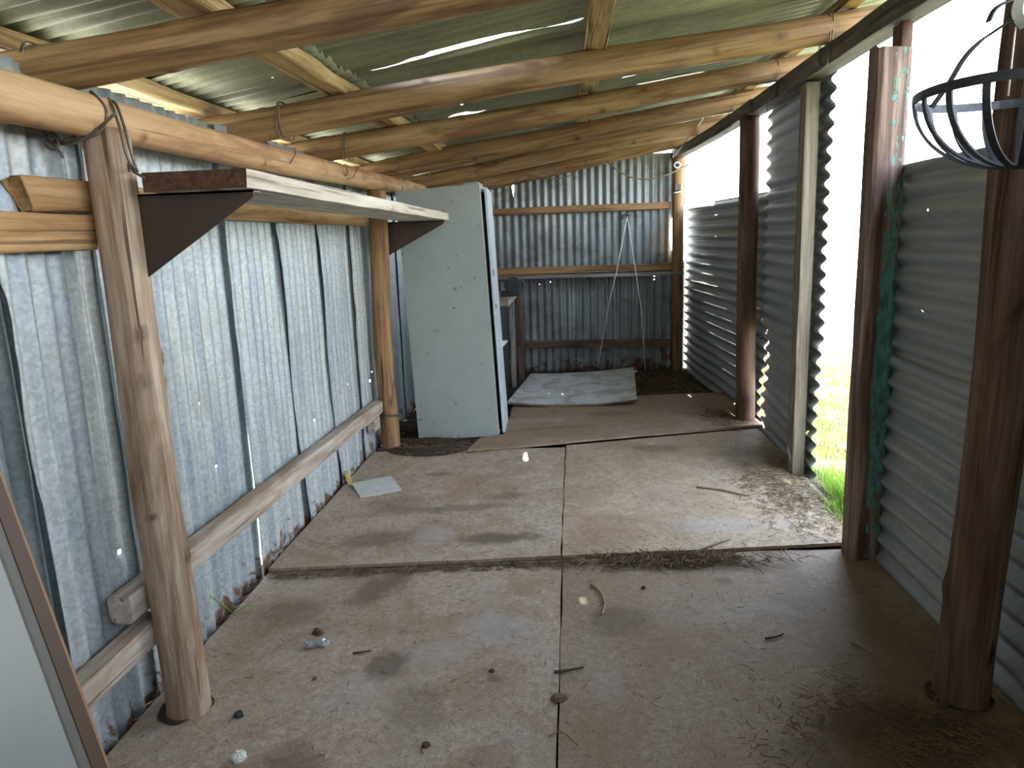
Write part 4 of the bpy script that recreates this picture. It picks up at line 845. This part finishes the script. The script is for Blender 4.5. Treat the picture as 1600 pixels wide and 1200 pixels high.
twig([(-0.09, 1.98, 0.006), (-0.05, 2.0, 0.007), (0.0, 1.94, 0.006)], 0.003, M['twig'], 'thin curved stalk beside the centre seam, closest to the viewer')
twig([(-0.83, 2.42, 0.005), (-0.80, 2.425, 0.006), (-0.765, 2.44, 0.005)], 0.0045, M['twigdark'], 'short brown twig near the crumpled wrappers')
def chip(loc, s, mat, lab, seed, name='bark_chip', cat='chip', rot=0):
    rnd = random.Random(seed); n = 9; V = []
    for z in (0, 1):
        for i in range(n):
            a = math.tau * i / n; r = rnd.uniform(0.7, 1.1); V.append((s[0] * r * math.cos(a) * (1 - 0.25 * z), s[1] * r * math.sin(a) * (1 - 0.25 * z), z * s[2] * rnd.uniform(0.6, 1.2)))
    fs = [tuple(reversed(range(n))), tuple(range(n, 2 * n))] + [(i, (i + 1) % n, (i + 1) % n + n, i + n) for i in range(n)]
    o = new_obj(name, V, fs, mat); o.location = loc; o.rotation_euler = (0, 0, rot); return tag(o, lab, cat)
chip((0.535, 3.17, 0.004), (0.03, 0.014, 0.006), M['straw'], 'pale wood chip in front of the heap of dry stalks', 1)
chip((-1.014, 2.563, 0.002), (0.026, 0.02, 0.016), M['twigdark'], 'dark crumpled leaf just beyond the wrappers', 2, 'dry_leaf', 'leaf')
chip((0.29, 2.95, 0.002), (0.012, 0.010, 0.010), M['twigdark'], 'small brown seed pod on the near sheet', 3, 'seed_pod', 'seed pod')
chip((-0.30, 2.32, 0.002), (0.012, 0.010, 0.008), M['twigdark'], 'dark pebble near the centre seam, nearest sheet', 4, 'pebble', 'pebble')
chip((-0.06, 2.17, 0.002), (0.03, 0.026, 0.014), M['litter'], 'brown clump of leaf mould on the centre seam', 5, 'leaf_clump', 'leaf')
chip((-0.46, 1.93, 0.002), (0.016, 0.012, 0.01), M['twigdark'], 'dark dropping on the nearest grey sheet', 6, 'dirt_clod', 'clod')
chip((-0.92, 2.26, 0.002), (0.010, 0.009, 0.010), M['slip'], 'small grey pebble on the sheet below the wrappers', 7, 'pebble', 'pebble')
chip((-1.10, 2.05, 0.002), (0.022, 0.016, 0.014), M['iron'], 'dark metallic scrap at the foot of the thick log post', 8, 'metal_scrap', 'scrap')
def crumple(loc, s, mat, lab, seed):
    V, Fc = [], []; n, m_ = 12, 8
    for j in range(m_ + 1):
        for i in range(n):
            a, b_ = math.tau * i / n, math.pi * j / m_
            d = Vector((math.cos(a) * math.sin(b_), math.sin(a) * math.sin(b_), math.cos(b_))); q = 1 + 0.55 * noise.noise(d * 2.2 + Vector((seed, 0, 0))) + 0.3 * noise.noise(d * 5 + Vector((0, seed, 0)))
            V.append((d.x * s[0] * q, d.y * s[1] * q, max(0, (d.z * 0.9 + 0.6) * s[2] * q)))
    for j in range(m_):
        for i in range(n): k = (i + 1) % n; Fc.append((j * n + i, j * n + k, (j + 1) * n + k, (j + 1) * n + i))
    o = new_obj('wrapper', V, Fc, mat); o.location = loc; return tag(o, lab, 'wrapper')
crumple((-1.01, 2.465, 0.001), (0.022, 0.017, 0.016), M['foil'], 'crumpled silvery wrapper closer to the iron wall, one of a pair', 1)
crumple((-0.965, 2.475, 0.001), (0.024, 0.016, 0.016), M['foil'], 'crumpled silvery wrapper farther from the iron wall, one of a pair', 2)
crumple((-1.01, 1.85, 0.001), (0.024, 0.022, 0.016), M['porcelain'], 'crumpled white scrap closest to the viewer beside the framed board', 3)

def blades(name, n, place, hgt, wd, mat, seed, lab, cat='grass', lean=0.5, kind='stuff'):
    rnd = random.Random(seed); V, Fc = [], []
    for _ in range(n):
        x, y, z = place(rnd); h = rnd.uniform(*hgt); a = rnd.uniform(0, math.tau); b_ = rnd.uniform(0, math.tau); l = h * rnd.uniform(0.1, 1) * lean
        s = Vector((math.cos(a), math.sin(a), 0)) * wd * rnd.uniform(0.6, 1.2) / 2; dx = Vector((math.cos(b_), math.sin(b_), 0)) * l
        p0 = Vector((x, y, z)); p1 = p0 + Vector((0, 0, h * 0.6)) + dx * 0.35; p2 = p0 + Vector((0, 0, h)) + dx
        k = len(V); V += [tuple(p0 - s), tuple(p0 + s), tuple(p1 + s * 0.8), tuple(p1 - s * 0.8), tuple(p2)]
        Fc += [(k, k + 1, k + 2, k + 3), (k + 3, k + 2, k + 4)]
    return tag(new_obj(name, V, Fc, mat), lab, cat, kind=kind)
def lawn(r):
    while True:
        y = 3.0 + 6.5 * r.random() ** 1.3; x = 1.5 + r.random() * (0.4 + 0.45 * y)
        if noise.noise(Vector((x * 2.2, y * 2.2, 5))) > -0.35: return x, y, -0.04
blades('grass', 26000, lawn, (0.025, 0.065), 0.007, M['grass'], 1, 'sunlit short lawn grass outside the doorway')
blades('grass_tuft', 700, lambda r: (1.46 + abs(r.gauss(0, 0.10)), r.gauss(3.86, 0.20), -0.04), (0.10, 0.27), 0.008, M['tuft'], 2, 'bright green tall grass tuft at the doorway threshold', 'grass', 0.7)
blades('grass_tuft', 160, lambda r: (1.40 + r.gauss(0, 0.03), r.gauss(3.75, 0.12), -0.02), (0.05, 0.12), 0.009, M['tuft'], 3, 'low green grass sprouting over the threshold edge of the chipboard', 'grass', 1.0)
# weed by the iron wall
V, Fc = [], []
def leaf(p0, p1, p2, wd):
    P = [Vector(p) for p in (p0, p1, p2)]; k = len(V); d = (P[2] - P[0]); s = d.cross(Vector((1, 0.3, 0.2))).normalized() * wd / 2
    V.extend([tuple(P[0] - s * 0.3), tuple(P[0] + s * 0.3), tuple(P[1] + s), tuple(P[1] - s), tuple(P[2])]); Fc.extend([(k, k + 1, k + 2, k + 3), (k + 3, k + 2, k + 4)])
st = smooth_path([(-1.415, 2.70, 0.0), (-1.40, 2.64, 0.05), (-1.40, 2.56, 0.13), (-1.40, 2.50, 0.19)], 5)
v, f = tube_data(st, 0.0022, 5); wd_ = empty('weed', (-1.41, 2.70, 0)); tag(wd_, 'thin green weed growing against the iron wall past the thick post', 'weed')
adopt(new_obj('stem', v, f, M['tuft'], None, True), wd_)
for a in (((-1.40, 2.56, 0.13), (-1.39, 2.565, 0.18), (-1.38, 2.54, 0.165)), ((-1.40, 2.50, 0.19), (-1.39, 2.47, 0.18), (-1.385, 2.46, 0.155)), ((-1.40, 2.53, 0.165), (-1.385, 2.55, 0.20), (-1.375, 2.57, 0.19)),
          ((-1.41, 2.67, 0.03), (-1.395, 2.66, 0.07), (-1.385, 2.64, 0.02)), ((-1.41, 2.70, 0.01), (-1.37, 2.73, 0.03), (-1.33, 2.74, 0.012))):
    leaf(*a, 0.008)
adopt(new_obj('leaves', V, Fc, M['tuft']), wd_)

# ------------------------------------------------------------------ families of alike things
FAMILY = {'log_post': 'round log posts', 'rafter_pole': 'round rafter poles under the roof', 'roof_batten': 'rough battens under the roof iron', 'wall_rail': 'rails along the iron wall',
          'back_rail': 'rails across the back wall', 'edge_beam': 'sawn beams over the open side', 'chipboard_sheet': 'chipboard sheets on the floor', 'wire_tie': 'wire ties on the roof timbers',
          'twig': 'twigs on the floor', 'wrapper': 'crumpled scraps on the floor', 'pebble': 'pebbles on the floor', 'cable': 'cables hung under the roof'}
for o in list(bpy.data.objects):
    if o.parent is None and o.get('label'):
        g = FAMILY.get(o.name.split('.')[0])
        if g: o['group'] = g
